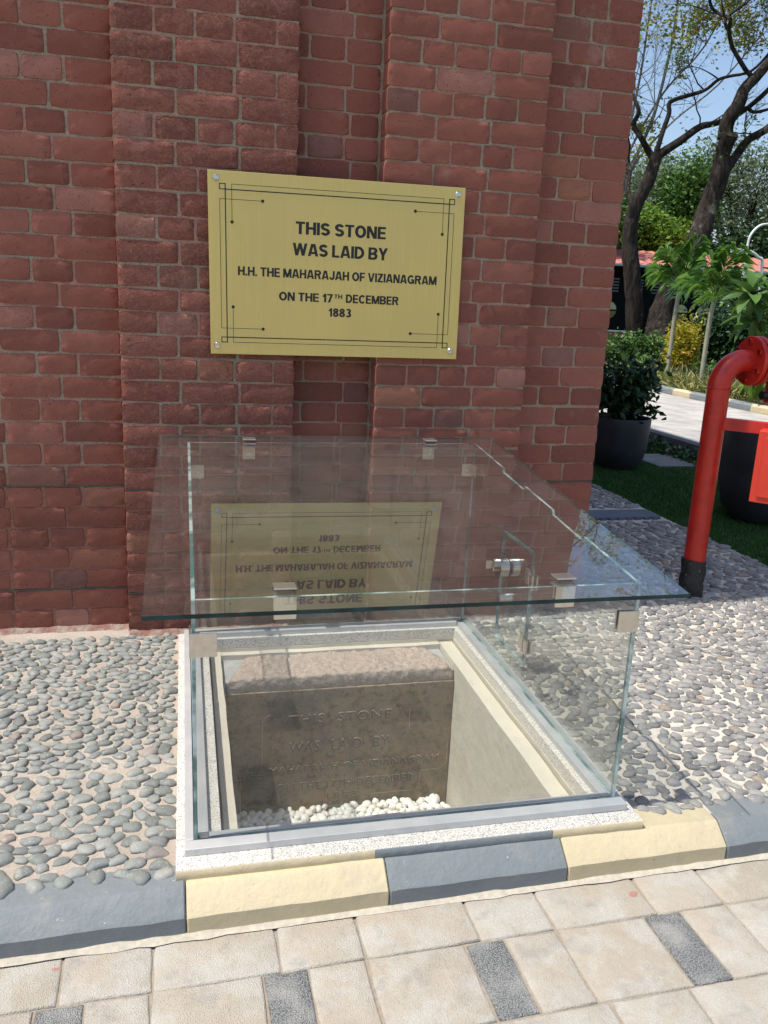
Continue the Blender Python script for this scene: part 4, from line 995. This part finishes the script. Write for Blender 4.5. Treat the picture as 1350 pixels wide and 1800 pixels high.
# ================================================================== PLANTS
def leaf_cloud(name, pts, size, mat, parent=None, asp=.45, droop=.3, kind='stuff', up=.5):
    """pts (n,3) leaf bases; each leaf a folded rhombus of two triangles"""
    pts = np.asarray(pts, float); n = len(pts)
    d = nr.randn(n, 3); d[:, 2] = d[:, 2] * .6 + up - droop; d /= np.linalg.norm(d, axis=1)[:, None]
    q = nr.randn(n, 3); s = np.cross(d, q); s /= np.linalg.norm(s, axis=1)[:, None]; L_ = size * (.6 + .8 * nr.rand(n))[:, None]
    nn = np.cross(s, d) * L_ * .12
    V_ = np.stack([pts, pts + d * L_ * .45 + s * L_ * asp / 2 + nn, pts + d * L_, pts + d * L_ * .45 - s * L_ * asp / 2 + nn], 1).reshape(-1, 3)
    b = np.arange(n)[:, None] * 4; F = np.concatenate([b + [0, 1, 2], b + [0, 2, 3]], 1).reshape(-1, 3)
    o = obj(name, npmesh(name, V_, F, mat), parent)
    if kind: o['kind'] = kind
    return o
def blob_pts(c, r, n, clumps=14, spread=.42, shell=.55, seed=0):
    g_ = np.random.RandomState(seed); c = np.array(c); r = np.array(r)
    dirs = g_.randn(clumps, 3); dirs /= np.linalg.norm(dirs, axis=1)[:, None]; cc = dirs * (shell + (1 - shell) * g_.rand(clumps))[:, None] * .75
    k = g_.randint(0, clumps, n); p = cc[k] + g_.randn(n, 3) * spread * (.5 + g_.rand(clumps) * .7)[k][:, None] * .6
    return c + p * r
def lp(o, par): return o

# planter pots
def pot(loc, lab, sc=1):
    e = empty('planter_pot', loc, label=lab, cat='planter'); e.scale = (sc,) * 3
    MB().lathe([(.0, .004), (.12, .0), (.19, .02), (.235, .09), (.262, .22), (.272, .38), (.275, .488), (.272, .495), (.262, .493), (.258, .43), (.0005, .425)], 56).build('pot', M_pot, e, smooth=True)
    MB().lathe([(.0005, .434), (.256, .432)], 24).build('soil', M_soil, e); return e
pot((4.31, 3.64, 0), 'rounded matt black planter pot beside the corner of the brick building')
pot((4.46, 1.66, 0), 'rounded matt black planter pot standing on the turf behind the red cabinet', 1.36)
sh = empty('potted_shrub', (4.31, 3.64, .43), label='dark glossy leaved shrub growing in the black pot by the wall', cat='shrub')
g_ = np.random.RandomState(5); P = []
mbs = MB()
for k in range(26):
    a = g_.rand() * 6.28; r1 = .10 + .22 * g_.rand() ** .7; h = .15 + .55 * g_.rand(); tip = Vector((math.cos(a) * r1, math.sin(a) * r1, h))
    base = Vector((math.cos(a) * .06, math.sin(a) * .06, 0)); mid = base.lerp(tip, .55) + Vector((0, 0, .08))
    mbs.tube([base, mid, tip], [.008, .006, .003], 5)
    for t in np.linspace(.25, 1, 9):
        c_ = base.lerp(mid, t * 2) if t < .5 else mid.lerp(tip, t * 2 - 1); P += [(c_.x + g_.randn() * .05, c_.y + g_.randn() * .05, c_.z + g_.randn() * .045) for _ in range(7)]
mbs.build('stem', M_bark, sh, smooth=True); P = np.array(P)
leaf_cloud('foliage', P, .085, M_lf_dark, sh, .5, .95)
leaf_cloud('bright_foliage', P[P[:, 2] > .52][:60] + [0, 0, .03], .06, M_lf_lime, sh, .5, .1)
sh2 = empty('potted_shrub', (4.46, 1.66, .60), label='low shrub in the second black pot, mostly out of frame', cat='shrub')
sh2['label'] = 'strap leaved plant in the black pot behind the red cabinet'
b = MB()
for k in range(9):
    a = 2.2 + k * .55; q = [Vector((math.cos(a) * r_, math.sin(a) * r_, .02 + r_ * (.8 + .1 * (k % 3)) - r_ * r_ * 2.6)) for r_ in np.linspace(0, .34, 8)]
    s_ = Vector((-math.sin(a), math.cos(a), 0)); wd = [.004, .010, .013, .013, .012, .009, .006, .001]
    b.add([p + s_ * w_ for p, w_ in zip(q, wd)] + [p - s_ * w_ for p, w_ in zip(q, wd)], [(i, i + 1, i + 9, i + 8) for i in range(7)])
b.build('foliage', M_lf_var, sh2)
tag(leaf_cloud('ground_ivy', np.column_stack([5.15 + nr.rand(1500) * .3, 2.2 + nr.rand(1500) * 3.2, nr.rand(1500) ** 2 * .12]), .045, M_lf_dark, None, .7, .1), 'dark creeping weeds along the foot of the path kerb', 'weeds')

# palms
def frond_mesh(L_, lean, sweep, seed, nl=26):
    g_ = np.random.RandomState(seed); V_ = []; F = []
    def P_(t): return Vector((L_ * (t * math.cos(lean) + 0), 0, L_ * (t * math.sin(lean) - sweep * t * t)))
    pts = [P_(t) for t in np.linspace(0, 1, 12)]
    mbf = MB(); mbf.tube(pts, list(np.linspace(.009, .002, 12)), 5)
    for i in range(nl):
        t = .16 + .84 * i / nl; p = P_(t); d = (P_(min(1, t + .02)) - P_(t - .02)).normalized()
        for s in (-1, 1):
            ll = L_ * .44 * math.sin(math.pi * (.18 + .8 * t)) ** .7 * (.85 + .3 * g_.rand()); dr_ = (d * .75 + Vector((0, s * .75, .15 + .25 * g_.randn()))).normalized()
            tip = p + dr_ * ll + Vector((0, 0, -ll * .40)); mid = p + dr_ * ll * .5 + Vector((0, 0, .01)); w_ = Vector((.5, 0, .5)).normalized() * ll * .085
            k = len(mbf.v); mbf.v += [tuple(p), tuple(mid + w_), tuple(tip), tuple(mid - w_)]; mbf.f += [(k, k + 1, k + 2, k + 3)]
    return mesh('frond', mbf.v, mbf.f, M_lf_palm)
fm = [frond_mesh(1.05, R(68), .42, 1, 19), frond_mesh(.95, R(48), .50, 2, 18), frond_mesh(1.15, R(78), .32, 3, 20), frond_mesh(.85, R(25), .50, 4, 17)]
def palm(pts, rad, lab, n, seed, sc=1.0):
    e = empty('palm_tree', pts[0], label=lab, cat='palm'); b0 = Vector(pts[0]); pp = []; rr = []
    q = [Vector(p) - b0 for p in pts]
    for a, c in zip(q[:-1], q[1:]):
        for t in np.linspace(0, 1, 6, endpoint=False): pp.append(a.lerp(c, t)); rr.append(rad * (1.7 if a.z + t < .08 else 1.0) * (1.04 if len(rr) % 3 == 0 else .97))
    pp.append(q[-1]); rr.append(rad * .7)
    MB().tube(pp, rr, 10).build('trunk', M_cane, e, smooth=True); g_ = random.Random(seed)
    for k in range(n):
        obj('frond', fm[k % 4], e, q[-1] - Vector((0, 0, .12 * g_.random())), (g_.uniform(-.2, .2), g_.uniform(-.15, .15), 2.399 * k + g_.uniform(-.3, .3)), (sc * g_.uniform(.85, 1.15),) * 3)
    return e
palm([(8.8, 10.2, .16), (8.82, 10.2, .73), (8.82, 10.2, 1.39), (8.84, 10.2, 1.75), (8.86, 10.2, 1.95)], .038, 'slender palm with ringed cane trunk, nearest the big double trunked tree', 13, 4, .95)
palm([(8.8, 9.1, .16), (8.79, 9.1, .56), (8.79, 9.1, 1.04), (8.80, 9.1, 1.5), (8.84, 9.1, 1.75)], .040, 'slender palm with bright arching fronds, nearer the red hydrant', 14, 9, 1.0)
# golden bush
def shrub(name, base, c, r, n, size, mat, lab, cat='shrub', clumps=18, seed=0, asp=.5, grp=None, **kw):
    e = empty(name, base, label=lab, cat=cat, group=grp); c = Vector(c) - Vector(base)
    mb = MB(); g_ = random.Random(seed)
    for k in range(6):
        t = Vector((c.x + g_.uniform(-.5, .5) * r[0], c.y + g_.uniform(-.5, .5) * r[1], c.z + r[2] * g_.uniform(-.1, .6))); mb.tube([(0, 0, 0), t * .5 + Vector((g_.uniform(-.1, .1) * r[0], 0, 0)), t], [.03 * r[2] + .006, .02 * r[2] + .004, .003], 5)
    mb.build('stem', M_bark, e, smooth=True)
    leaf_cloud('foliage', blob_pts(c, r, n, clumps, seed=seed, **kw), size, mat, e, asp, .2); return e
shrub('golden_bush', (9.75, 11.3, .17), (9.72, 11.3, .82), (.36, .36, .72), 5200, .075, M_lf_gold, 'golden yellow bush with orange shoot tips between the two palms', clumps=34, seed=3)
# broad leaved frangipani
fr = empty('frangipani', (8.75, 7.15, .17), label='broad leaved frangipani with large drooping green leaves above the hydrant flange', cat='tree')
mb = MB(); heads = [(-.62, .05, 1.62), (-.15, -.1, 1.45), (-.35, .25, 1.35), (.1, .2, 1.75), (.45, -.1, 1.5)]
for h in heads: mb.tube([(0, 0, 0), (h[0] * .3, h[1] * .4, .5), (h[0] * .7, h[1] * .8, h[2] * .75), h], [.035, .03, .022, .014], 8)
mb.build('stem', M_bark, fr, smooth=True)
def big_leaf(seed):
    g_ = random.Random(seed); L_ = .36; v = []; f = []; n = 8
    for i in range(n + 1):
        t = i / n; w_ = .062 * math.sin(math.pi * min(1, t * .97 + .03)) ** .75; x = L_ * t; z = .10 * t - .20 * t * t
        v += [(x, -w_, z + .02), (x, 0, z), (x, w_, z + .02)]
        if i: a = (i - 1) * 3; f += [(a, a + 3, a + 4, a + 1), (a + 1, a + 4, a + 5, a + 2)]
    return mesh('leaf', v, f, M_lf_mid, True)
bl = big_leaf(1)
for hi, h in enumerate(heads):
    for k in range(18): obj('leaf', bl, fr, Vector(h) + Vector((0, 0, -.006 * k)), (rng.gauss(0, .35), R(-55) + k * .105 + rng.gauss(0, .15), 2.4 * k + rng.gauss(0, .2)), (rng.uniform(1.0, 1.45),) * 3)
# lance leaved plants beside the kerb
def lance_plant(loc, n, h, lab, mat, seed, cat='plant', grp=None, w0=.028):
    g_ = random.Random(seed); e = empty('lance_leaf_plant', loc, label=lab, cat=cat, group=grp)
    for k in range(n):
        a = g_.uniform(0, 6.28); L_ = h * g_.uniform(.6, 1.1); ox, oy = g_.uniform(-.12, .12), g_.uniform(-.12, .12); v = []; f = []; out = g_.uniform(.15, .6)
        for i in range(8):
            t = i / 7; r_ = out * L_ * t * t; w_ = w0 * (0.12 if t < .35 else math.sin(math.pi * min(1, (t - .3) / .7)) ** .7 + .01)
            c_ = Vector((ox + math.cos(a) * r_, oy + math.sin(a) * r_, L_ * (t - .35 * out * t * t))); s_ = Vector((-math.sin(a), math.cos(a), 0)) * w_
            v += [c_ - s_, c_ + s_]
            if i: b_ = (i - 1) * 2; f.append((b_, b_ + 1, b_ + 3, b_ + 2))
        obj('leaf', mesh('leaf', v, f, mat, True), e)
    return e
for i, (y, x) in enumerate(((6.5, 8.65), (6.95, 8.7), (7.4, 8.62), (7.8, 8.75), (6.1, 8.7), (7.1, 9.05))):
    lance_plant((x, y, .16), 16, .5, ['bright green lance leaved plant at the kerb, right of the hydrant', 'bright green lance leaved plant just behind the hydrant elbow', 'lance leaved plant beside the hydrant riser', 'lance leaved plant left of the hydrant riser', 'outermost bright lance leaved plant by the kerb', 'lance leaved plant in the second row behind the kerb'][i], M_lf_lime, i, grp='lance leaved plants along the garden kerb')
tag(leaf_cloud('ground_cover', np.column_stack([8.52 + nr.rand(3800) ** 1.4 * 1.5, 8.0 + nr.rand(3800) * 5, .17 + nr.rand(3800) ** 2 * .22]), .20, M_lf_var, None, .10, -.2), 'low variegated yellow green ground cover along the painted kerb', 'ground cover')
tag(leaf_cloud('ground_cover', np.column_stack([9.3 + nr.rand(9000) * 3.3, 7.5 + nr.rand(9000) * 12, .17 + nr.rand(9000) ** 2 * .30]), .09, M_lf_mid, None, .6, -.1), 'mid green ground cover filling the garden bed', 'ground cover')
def hedge(name, c, r, n, size, mat, lab, seed, cat='hedge', clumps=20):
    return shrub(name, (c[0], c[1], .1), c, r, n, size, mat, lab, cat, clumps, seed, grp=None)
hedge('dark_shrub', (12.6, 13.4, .95), (1.5, .9, .75), 7000, .12, M_lf_dark, 'dark green shrub behind the golden bush and the nearer palm', 21, 'shrub')
hedge('dark_shrub', (12.0, 10.6, 1.0), (1.2, 1.0, .85), 7000, .12, M_lf_dark, 'dark bushy shrub behind the frangipani', 22, 'shrub')
hedge('dark_shrub', (15.8, 17.2, 1.1), (1.7, .9, .9), 6000, .13, M_lf_dark, 'low dark shrub in the shade right of the double trunked tree', 23, 'shrub')
hedge('dark_shrub', (11.9, 16.2, .55), (1.3, .7, .45), 4000, .10, M_lf_mid, 'mid green shrub at the foot of the double trunked tree', 24, 'shrub')
hedge('dark_shrub', (16.5, 14.0, 1.6), (1.6, 1.6, 1.5), 9000, .14, M_lf_dark, 'tall dark shrub at the far right beyond the frangipani', 25, 'shrub')

# ---- big trees (limbs follow measured polylines, at their real distance)
def smooth_path(pts, k=4):
    pts = [Vector(p) for p in pts]; out = []
    for i in range(len(pts) - 1):
        p0, p1, p2, p3 = pts[max(i - 1, 0)], pts[i], pts[i + 1], pts[min(i + 2, len(pts) - 1)]
        for s in range(k):
            t = s / k; out.append(.5 * ((2 * p1) + (p2 - p0) * t + (2 * p0 - 5 * p1 + 4 * p2 - p3) * t * t + (3 * p1 - p0 - 3 * p2 + p3) * t ** 3))
    out.append(pts[-1]); return out
def depth_bend(pts, amp, seed):
    n = len(pts); return [Vector((p[0], p[1] + amp * noise.noise(Vector((i * .6 + seed * 7, 0, 0))) * min(1, i / 2), p[2])) for i, p in enumerate(pts)]
def twigs(mb, start, dr_, L_, r, depth, g_, leaves, gn=0):
    p = Vector(start); d = Vector(dr_).normalized(); pts = [p.copy()]; n = 5
    for i in range(n):
        d = (d + Vector((g_.gauss(0, .22), g_.gauss(0, .22), g_.gauss(.05, .18)))).normalized(); p = p + d * L_ / n; pts.append(p.copy())
    mb.tube(pts, list(np.linspace(r, r * .45, n + 1)), 4 if r < .02 else 6, cap=False)
    if depth == 0: leaves.append(pts[-1][:]); leaves.append(pts[-3][:]); return
    for k in range(g_.choice((3, 3, 4))):
        q = pts[g_.randrange(2, n + 1)]; dd = (d + Vector((g_.gauss(0, .6), g_.gauss(0, .6), g_.gauss(.1, .45)))).normalized()
        twigs(mb, q, dd, L_ * g_.uniform(.5, .75), r * .5, depth - 1, g_, leaves, gn + 1)
def limb_tree(name, loc, limbs, lab, cat='tree', seed=0, leafmat=None, leaf_n=4, twig_L=1.6, bark=None, leaf_size=.12, twig_density=1.0, tdepth=3, tr=.022):
    e = empty(name, loc, label=lab, cat=cat); O = Vector(loc); g_ = random.Random(seed); tw = MB(); lv = []
    for li, (pn, pts, r0, r1) in enumerate(limbs):
        sp = smooth_path(depth_bend(pts, .5 if li else .15, seed + li), 4); sp = [p - O for p in sp]; n = len(sp)
        rr = [(r0 + (r1 - r0) * (i / (n - 1)) ** .8) * (1 + .07 * noise.noise(sp[i] * 2.2)) for i in range(n)]
        MB().tube(sp, rr, 14 if r0 > .12 else 9, rough=.16).build(pn, bark or M_bark, e, smooth=True)
        if pn != 'trunk':
            L_ = sum((a - b).length for a, b in zip(sp[:-1], sp[1:])); nt_ = int(L_ * 1.1 * twig_density)
            for k in range(nt_):
                i = g_.randrange(n // 4, n); d = (sp[min(i + 1, n - 1)] - sp[i - 1]).normalized()
                dd = (d * .5 + Vector((g_.gauss(0, .8), g_.gauss(0, .5), abs(g_.gauss(.5, .5))))).normalized(); twigs(tw, sp[i], dd, twig_L * g_.uniform(.5, 1.1), min(tr, rr[i] * .6), tdepth, g_, lv)
            twigs(tw, sp[-1], sp[-1] - sp[-2], twig_L, r1 * .8, tdepth, g_, lv)
    if tw.v: o = tw.build('twigs', bark or M_bark, e); o['kind'] = 'stuff'
    if leafmat and lv:
        P = np.array(lv); P = np.repeat(P, leaf_n, 0); P = P + nr.randn(*P.shape) * .16
        mask = np.array([noise.noise(Vector(p) * .45 + Vector((seed, 0, 0))) > -.12 for p in P]); leaf_cloud('foliage', P[mask], leaf_size, leafmat, e, .5, .4)
    return e
t1 = [(13.36, 19, -.1), (13.14, 19, .63), (12.94, 19, 1.59), (12.74, 19, 2.54), (12.61, 19, 3.31), (12.56, 19, 3.95), (12.7, 19, 4.49), (12.9, 19, 4.99), (13.03, 19, 5.44), (13.08, 19, 5.74)]
la = [(13.05, 19, 5.6), (12.92, 19, 5.82), (12.54, 19, 6.11), (12.34, 19, 6.44), (12.27, 19, 6.74), (12.03, 19, 7.38), (11.7, 19, 8.4)]
lb = [(13.05, 19, 5.6), (13.23, 19, 6.39), (13.37, 19, 6.81), (13.39, 19, 7.11), (13.71, 19, 7.24), (14.21, 19, 7.42), (14.57, 19, 7.6), (14.71, 19, 7.78), (15.11, 19, 7.92), (15.53, 19, 8.02), (16.2, 19, 8.6)]
lc = [(13.05, 19, 5.6), (13.3, 19, 5.80), (13.7, 19, 6.11), (14.23, 19, 6.5), (14.72, 19, 6.66), (15.12, 18.8, 6.79), (15.7, 18.6, 7.2), (16.3, 18.4, 7.9)]
st = [(12.56, 19, 3.8), (12.46, 19, 4.36), (12.40, 19, 4.70)]
t2 = [(13.52, 18.5, -.1), (13.47, 18.5, .6), (13.64, 18.5, 1.4), (13.84, 18.5, 2.03), (14.1, 18.5, 2.98), (14.51, 18.5, 3.99), (14.72, 18.5, 4.6), (14.86, 18.5, 5.26), (14.86, 18.5, 5.79), (14.85, 18.5, 6.3)]
t2u = [(14.85, 18.5, 6.2), (14.88, 18.5, 6.65), (15.06, 18.5, 7.07), (15.26, 18.5, 7.5), (15.54, 18.5, 7.82), (15.85, 18.5, 8.19), (16.54, 18.5, 9.26), (17.1, 18.5, 10.96), (17.3, 18.2, 12.6)]
t2b = [(14.84, 18.5, 5.2), (15.07, 18.5, 5.52), (15.4, 18.5, 5.93), (15.69, 18.5, 6.27), (16.13, 18.5, 6.61), (17.23, 18.5, 7.63), (18.03, 18.5, 9.14), (18.4, 18.2, 11)]
t2c = [(14.95, 18.5, 6.80), (15.18, 18.5, 6.93), (15.41, 18.5, 7.03), (15.64, 18.5, 6.95), (16.05, 18.5, 7.05), (17.26, 18.5, 7.48)]
uu = [(15.45, 18.5, 7.72), (15.36, 18.5, 7.85), (15.22, 18.5, 7.95), (14.96, 18.5, 8.16), (14.7, 18.5, 8.49), (14.52, 18.5, 8.85), (14.39, 18.5, 9.08), (14.24, 18.5, 9.29), (13.96, 18.5, 9.51), (13.59, 18.5, 10.27), (12.77, 18.5, 11.5)]
u2 = [(14.46, 18.5, 8.9), (14.47, 18.5, 9.15), (14.72, 18.5, 9.41), (15.01, 18.5, 9.63), (15.39, 18.5, 10.22), (15.45, 18.5, 11.4), (15.9, 18.2, 13)]
limb_tree('leaning_tree', (13.4, 18.7, 0), [('trunk', t1, .30, .15), ('limb', la, .11, .04), ('limb', lb, .075, .035), ('limb', lc, .13, .06), ('broken_stub', st, .13, .09),
    ('trunk', t2, .40, .21), ('limb', t2u, .22, .08), ('limb', t2b, .15, .07), ('limb', t2c, .08, .03), ('limb', uu, .075, .035), ('limb', u2, .045, .015)],
    'dark double trunked tree leaning right with bare crooked branches', seed=2, leafmat=M_lf_mid, leaf_n=1, twig_L=1.5, leaf_size=.10, twig_density=.55)
p1 = [(14.3, 24, 0), (14.4, 24, 3), (14.69, 24, 4.97), (15.03, 24, 6.16), (15.69, 24, 7.92), (16.02, 24, 10.03), (16.08, 24, 11.37), (15.96, 24, 13.31)]
p2 = [(14.4, 24, 3), (14.62, 24, 5.52), (15.03, 24, 6.81), (16.01, 24, 8.65), (17.28, 24, 10.16), (18.21, 24, 12.29)]
p3 = [(14.5, 24, 4), (14.75, 24, 6.95), (15.11, 24, 9.08), (15.22, 24, 11.28), (15.16, 24, 13.21)]
p4 = [(14.62, 24, 5.2), (15.6, 24.5, 6.6), (17.0, 25, 8.0), (18.6, 25, 9.3), (20.0, 25, 11)]
limb_tree('slender_tree', (14.3, 24, 0), [('trunk', p1, .10, .03), ('limb', p2, .06, .02), ('limb', p3, .06, .02), ('limb', p4, .05, .02)], 'tall pale twigged tree with sparse yellow green leaves at the corner of the building',
          seed=5, leafmat=M_lf_dry, leaf_n=7, twig_L=2.2, bark=M_barkl, leaf_size=.14, twig_density=1.1, tr=.018)
# a canopy tree further right, its crown over the near part of the place
q1 = [(19.5, 12, 0), (19.2, 12, 3), (18.6, 12.2, 6), (17.4, 12.4, 9), (16.0, 12.5, 11.5), (14.5, 12.5, 13)]
q2 = [(19.0, 12, 4.5), (19.6, 12.5, 7), (19.9, 13, 10), (19.5, 13, 13)]
q3 = [(18.3, 12.2, 7), (17.0, 13.2, 9.2), (15.2, 14.4, 10.8), (13.2, 15.0, 12.2)]
q4 = [(17.0, 12.4, 9.6), (15.8, 11.5, 11), (14.2, 10.6, 12.5), (12.6, 10, 13.8)]
limb_tree('canopy_tree', (19.5, 12, 0), [('trunk', q1, .3, .06), ('limb', q2, .15, .05), ('limb', q3, .13, .04), ('limb', q4, .11, .04)], 'spreading canopy tree past the right edge, its bare crown reflected in the lid', seed=8, leafmat=M_lf_dry, leaf_n=3, twig_L=2.4, leaf_size=.14, twig_density=1.2, tdepth=3, tr=.03)
# dense and far trees
def crown_tree(name, base, crown_c, r, n, size, mat, lab, seed, clumps=40, trunk_r=.25, cat='tree', limbs=7, **kw):
    e = empty(name, base, label=lab, cat=cat); b0 = Vector(base); c = Vector(crown_c) - b0; g_ = random.Random(seed)
    MB().tube(smooth_path([(0, 0, 0), (c.x * .2 + .2, c.y * .2, c.z * .35), (c.x * .6, c.y * .6, c.z * .75), tuple(c)], 4), list(np.linspace(trunk_r, trunk_r * .35, 13)), 10, rough=.15).build('trunk', M_bark, e, smooth=True)
    mb = MB()
    for k in range(limbs):
        d = Vector((g_.gauss(0, 1), g_.gauss(0, 1), g_.uniform(-.1, .9))).normalized(); tip = c + Vector((d.x * r[0], d.y * r[1], d.z * r[2])) * .85; s_ = c * g_.uniform(.5, .85)
        mb.tube(smooth_path([s_, s_.lerp(tip, .5) + Vector((0, 0, .1 * r[2])), tip], 3), list(np.linspace(trunk_r * .4, trunk_r * .08, 7)), 6)
    mb.build('limb', M_bark, e, smooth=True)
    leaf_cloud('foliage', blob_pts(c, r, n, clumps, seed=seed, **kw), size, mat, e, .6, .2); return e
crown_tree('dense_tree', (27.6, 40.5, 0), (27.6, 40.5, 7.2), (1.6, 1.8, 2.8), 15000, .26, M_lf_mid, 'dense bright green tree rising between the two dark trunks', 31, 46)
crown_tree('lime_tree', (23.4, 38, 0), (23.6, 38, 5.6), (2.4, 1.6, 1.2), 12000, .24, M_lf_lime, 'lime green bushy tree behind the tile roofed pavilion', 32, 40, .15)
crown_tree('dense_tree', (19.0, 36, 0), (19.6, 36, 5.7), (2.2, 2.0, 1.5), 9000, .26, M_lf_mid, 'mid green tree crown left of the dense bright one', 33, 30)
crown_tree('dense_tree', (33.5, 42, 0), (33.5, 42, 4.6), (3.2, 1.8, 1.8), 12000, .28, M_lf_dark, 'dark green tree behind the fronds of the nearer palm', 38, 40)
def umbrella(base, top_z, R_, n, lab, seed, leaf=.24):
    e = empty('umbrella_tree', base, label=lab, cat='tree'); g_ = random.Random(seed); tw = MB(); lv = []
    fork = Vector((0, 0, top_z * .42)); MB().tube([(0, 0, 0), (.1, 0, top_z * .2), fork], [.45, .36, .32], 10, rough=.15).build('trunk', M_bark, e, smooth=True)
    for k in range(n):
        a = 6.283 * k / n + g_.uniform(-.3, .3); rr = R_ * g_.uniform(.35, 1); tip = Vector((math.cos(a) * rr, math.sin(a) * rr, top_z * (1 - .16 * (rr / R_) ** 2)))
        pts = smooth_path([fork, fork.lerp(tip, .4) + Vector((0, 0, -.1)), fork.lerp(tip, .75) + Vector((0, 0, .5)), tip], 3)
        MB().tube(pts, list(np.linspace(.17, .04, len(pts))), 6).build('limb', M_bark, e, smooth=True)
        for q in range(7):
            i = g_.randrange(3, len(pts)); twigs(tw, pts[i], Vector((math.cos(a) + g_.gauss(0, .8), math.sin(a) + g_.gauss(0, .8), .5)), 2.4, .045, 2, g_, lv)
    o = tw.build('twigs', M_bark, e); o['kind'] = 'stuff'
    P = np.repeat(np.array(lv), 6, 0); P += nr.randn(*P.shape) * [.5, .5, .2]; leaf_cloud('foliage', P, leaf, M_lf_grey, e, .5, .2)
umbrella((36.5, 48, 0), 9.6, 6.0, 14, 'feathery flat topped tree with grey green crown at the far right', 41)
umbrella((31.0, 50, 0), 8.6, 4.5, 11, 'feathery flat topped tree just behind the dense bright tree', 42)
umbrella((24.0, 46, 0), 7.0, 4.0, 10, 'feathery flat topped tree nearest the brick corner', 43)
crown_tree('far_tree', (38, 44, 0), (38, 44, 5.6), (4.5, 3, 2.0), 14000, .32, M_lf_grey, 'olive green tree mass behind the white street lamp', 34, 50)
crown_tree('far_tree', (27, 52, 0), (27, 52, 3.4), (5, 3, 2.8), 14000, .32, M_lf_mid, 'distant green tree beyond the pavilion roof', 35, 50)
o = leaf_cloud('distant_wood', np.column_stack([10 + nr.rand(60000) * 90, 62 + nr.rand(60000) * 6, nr.rand(60000) ** .8 * (5.2 + 1.6 * np.sin(nr.rand(60000) * 6))]), .55, M_lf_mid); tag(o, 'distant belt of green woodland behind the pavilion', 'woodland')

# ================================================================== PAVILION AND LAMP
pv = empty('pavilion', (20, 34, 0), label='dark pavilion with pink tiled roof and half round motifs on its wall', cat='pavilion')
def pp_(b, name, mat, **k): return b.build(name, mat, pv, **k)
pp_(MB().box(-4, 16, 0, 5, .55, 3.6), 'wall', M_pavd); pp_(MB().box(-4, 16, -.08, -.002, -.1, .50), 'plinth', M_brick); pp_(MB().box(-4, 16, -.12, -.0, .502, .56), 'sill', M_lamp)
pp_(MB().box(-4.2, 16.2, -.75, -.60, 3.50, 3.62, bev=.02), 'gutter', M_gutter)
for r_ in range(7):
    b = MB(); n = 90; v = []; f = []
    for i in range(n + 1):
        x = -4.2 + 20.4 * i / n
        for (y, z) in ((-.70 + r_ * .42, 3.61 + r_ * .115), (-.70 + (r_ + 1) * .42 + .04, 3.66 + (r_ + 1) * .115 - .03)): v.append((x, y, z + (.045 if i % 2 else 0)))
        if i: a = (i - 1) * 2; f.append((a, a + 2, a + 3, a + 1))
    obj('roof_course', mesh('roof_course', v, f, M_tile), pv)
pp_(MB().box(-4.1, 16.1, 2.0, 5.5, 3.6, 4.30), 'roof_back', M_tile)
for i in range(8):
    x = .35 + i * 1.28 - .3
    for (a0, a1, mt, nm) in ((0, 180, M_pavc, 'upper_half_disc'), (180, 360, M_pavo, 'lower_half_disc')):
        v = [(x, -.03, 1.50)] + [(x + .40 * math.cos(R(a0 + (a1 - a0) * k / 12)), -.03, 1.50 + .40 * math.sin(R(a0 + (a1 - a0) * k / 12))) for k in range(13)]
        v += [(p[0], 0.0, p[2]) for p in v]; f = [(0, k + 1, k + 2) for k in range(12)] + [(k + 1, k + 15, k + 16, k + 2) for k in range(12)]
        obj(nm, mesh(nm, v, f, mt), pv)
    MB().box(x - .42, x + .42, -.05, -.031, 1.47, 1.53).build('crossbar', M_pavd, pv)
    for k in range(5): MB().box(x - .40, x + .40, -.03, .0, 2.35 + k * .14, 2.42 + k * .14).build('louvre', M_pavg, pv)
lampo = empty('street_lamp', (24.26, 30, 0), label='white street lamp with curved swan neck above the far roof', cat='street lamp')
MB().tube(smooth_path([(0, 0, 0), (0, 0, 3.8), (0, 0, 4.5), (.09, 0, 4.95), (.45, 0, 5.33), (.92, 0, 5.43), (1.2, 0, 5.38)], 4), [.07] * 8 + [.055] * 17, 10).build('pole', M_lamp, lampo, smooth=True)
MB().box(1.15, 1.65, -.1, .1, 5.28, 5.40, bev=.03).build('lamp_head', M_lamp, lampo)
lo2 = empty('street_lamp', (25.9, 31, 0), label='second white street lamp with short low double arm', cat='street lamp')
MB().tube(smooth_path([(0, 0, 0), (0, 0, 3.6), (-.3, 0, 4.1), (-.9, 0, 4.35), (-1.5, 0, 4.15)], 4), .07, 10).build('pole', M_lamp, lo2, smooth=True)
MB().box(-1.7, -.9, -.12, .12, 4.22, 4.42, bev=.04).build('lamp_head', M_lamp, lo2)
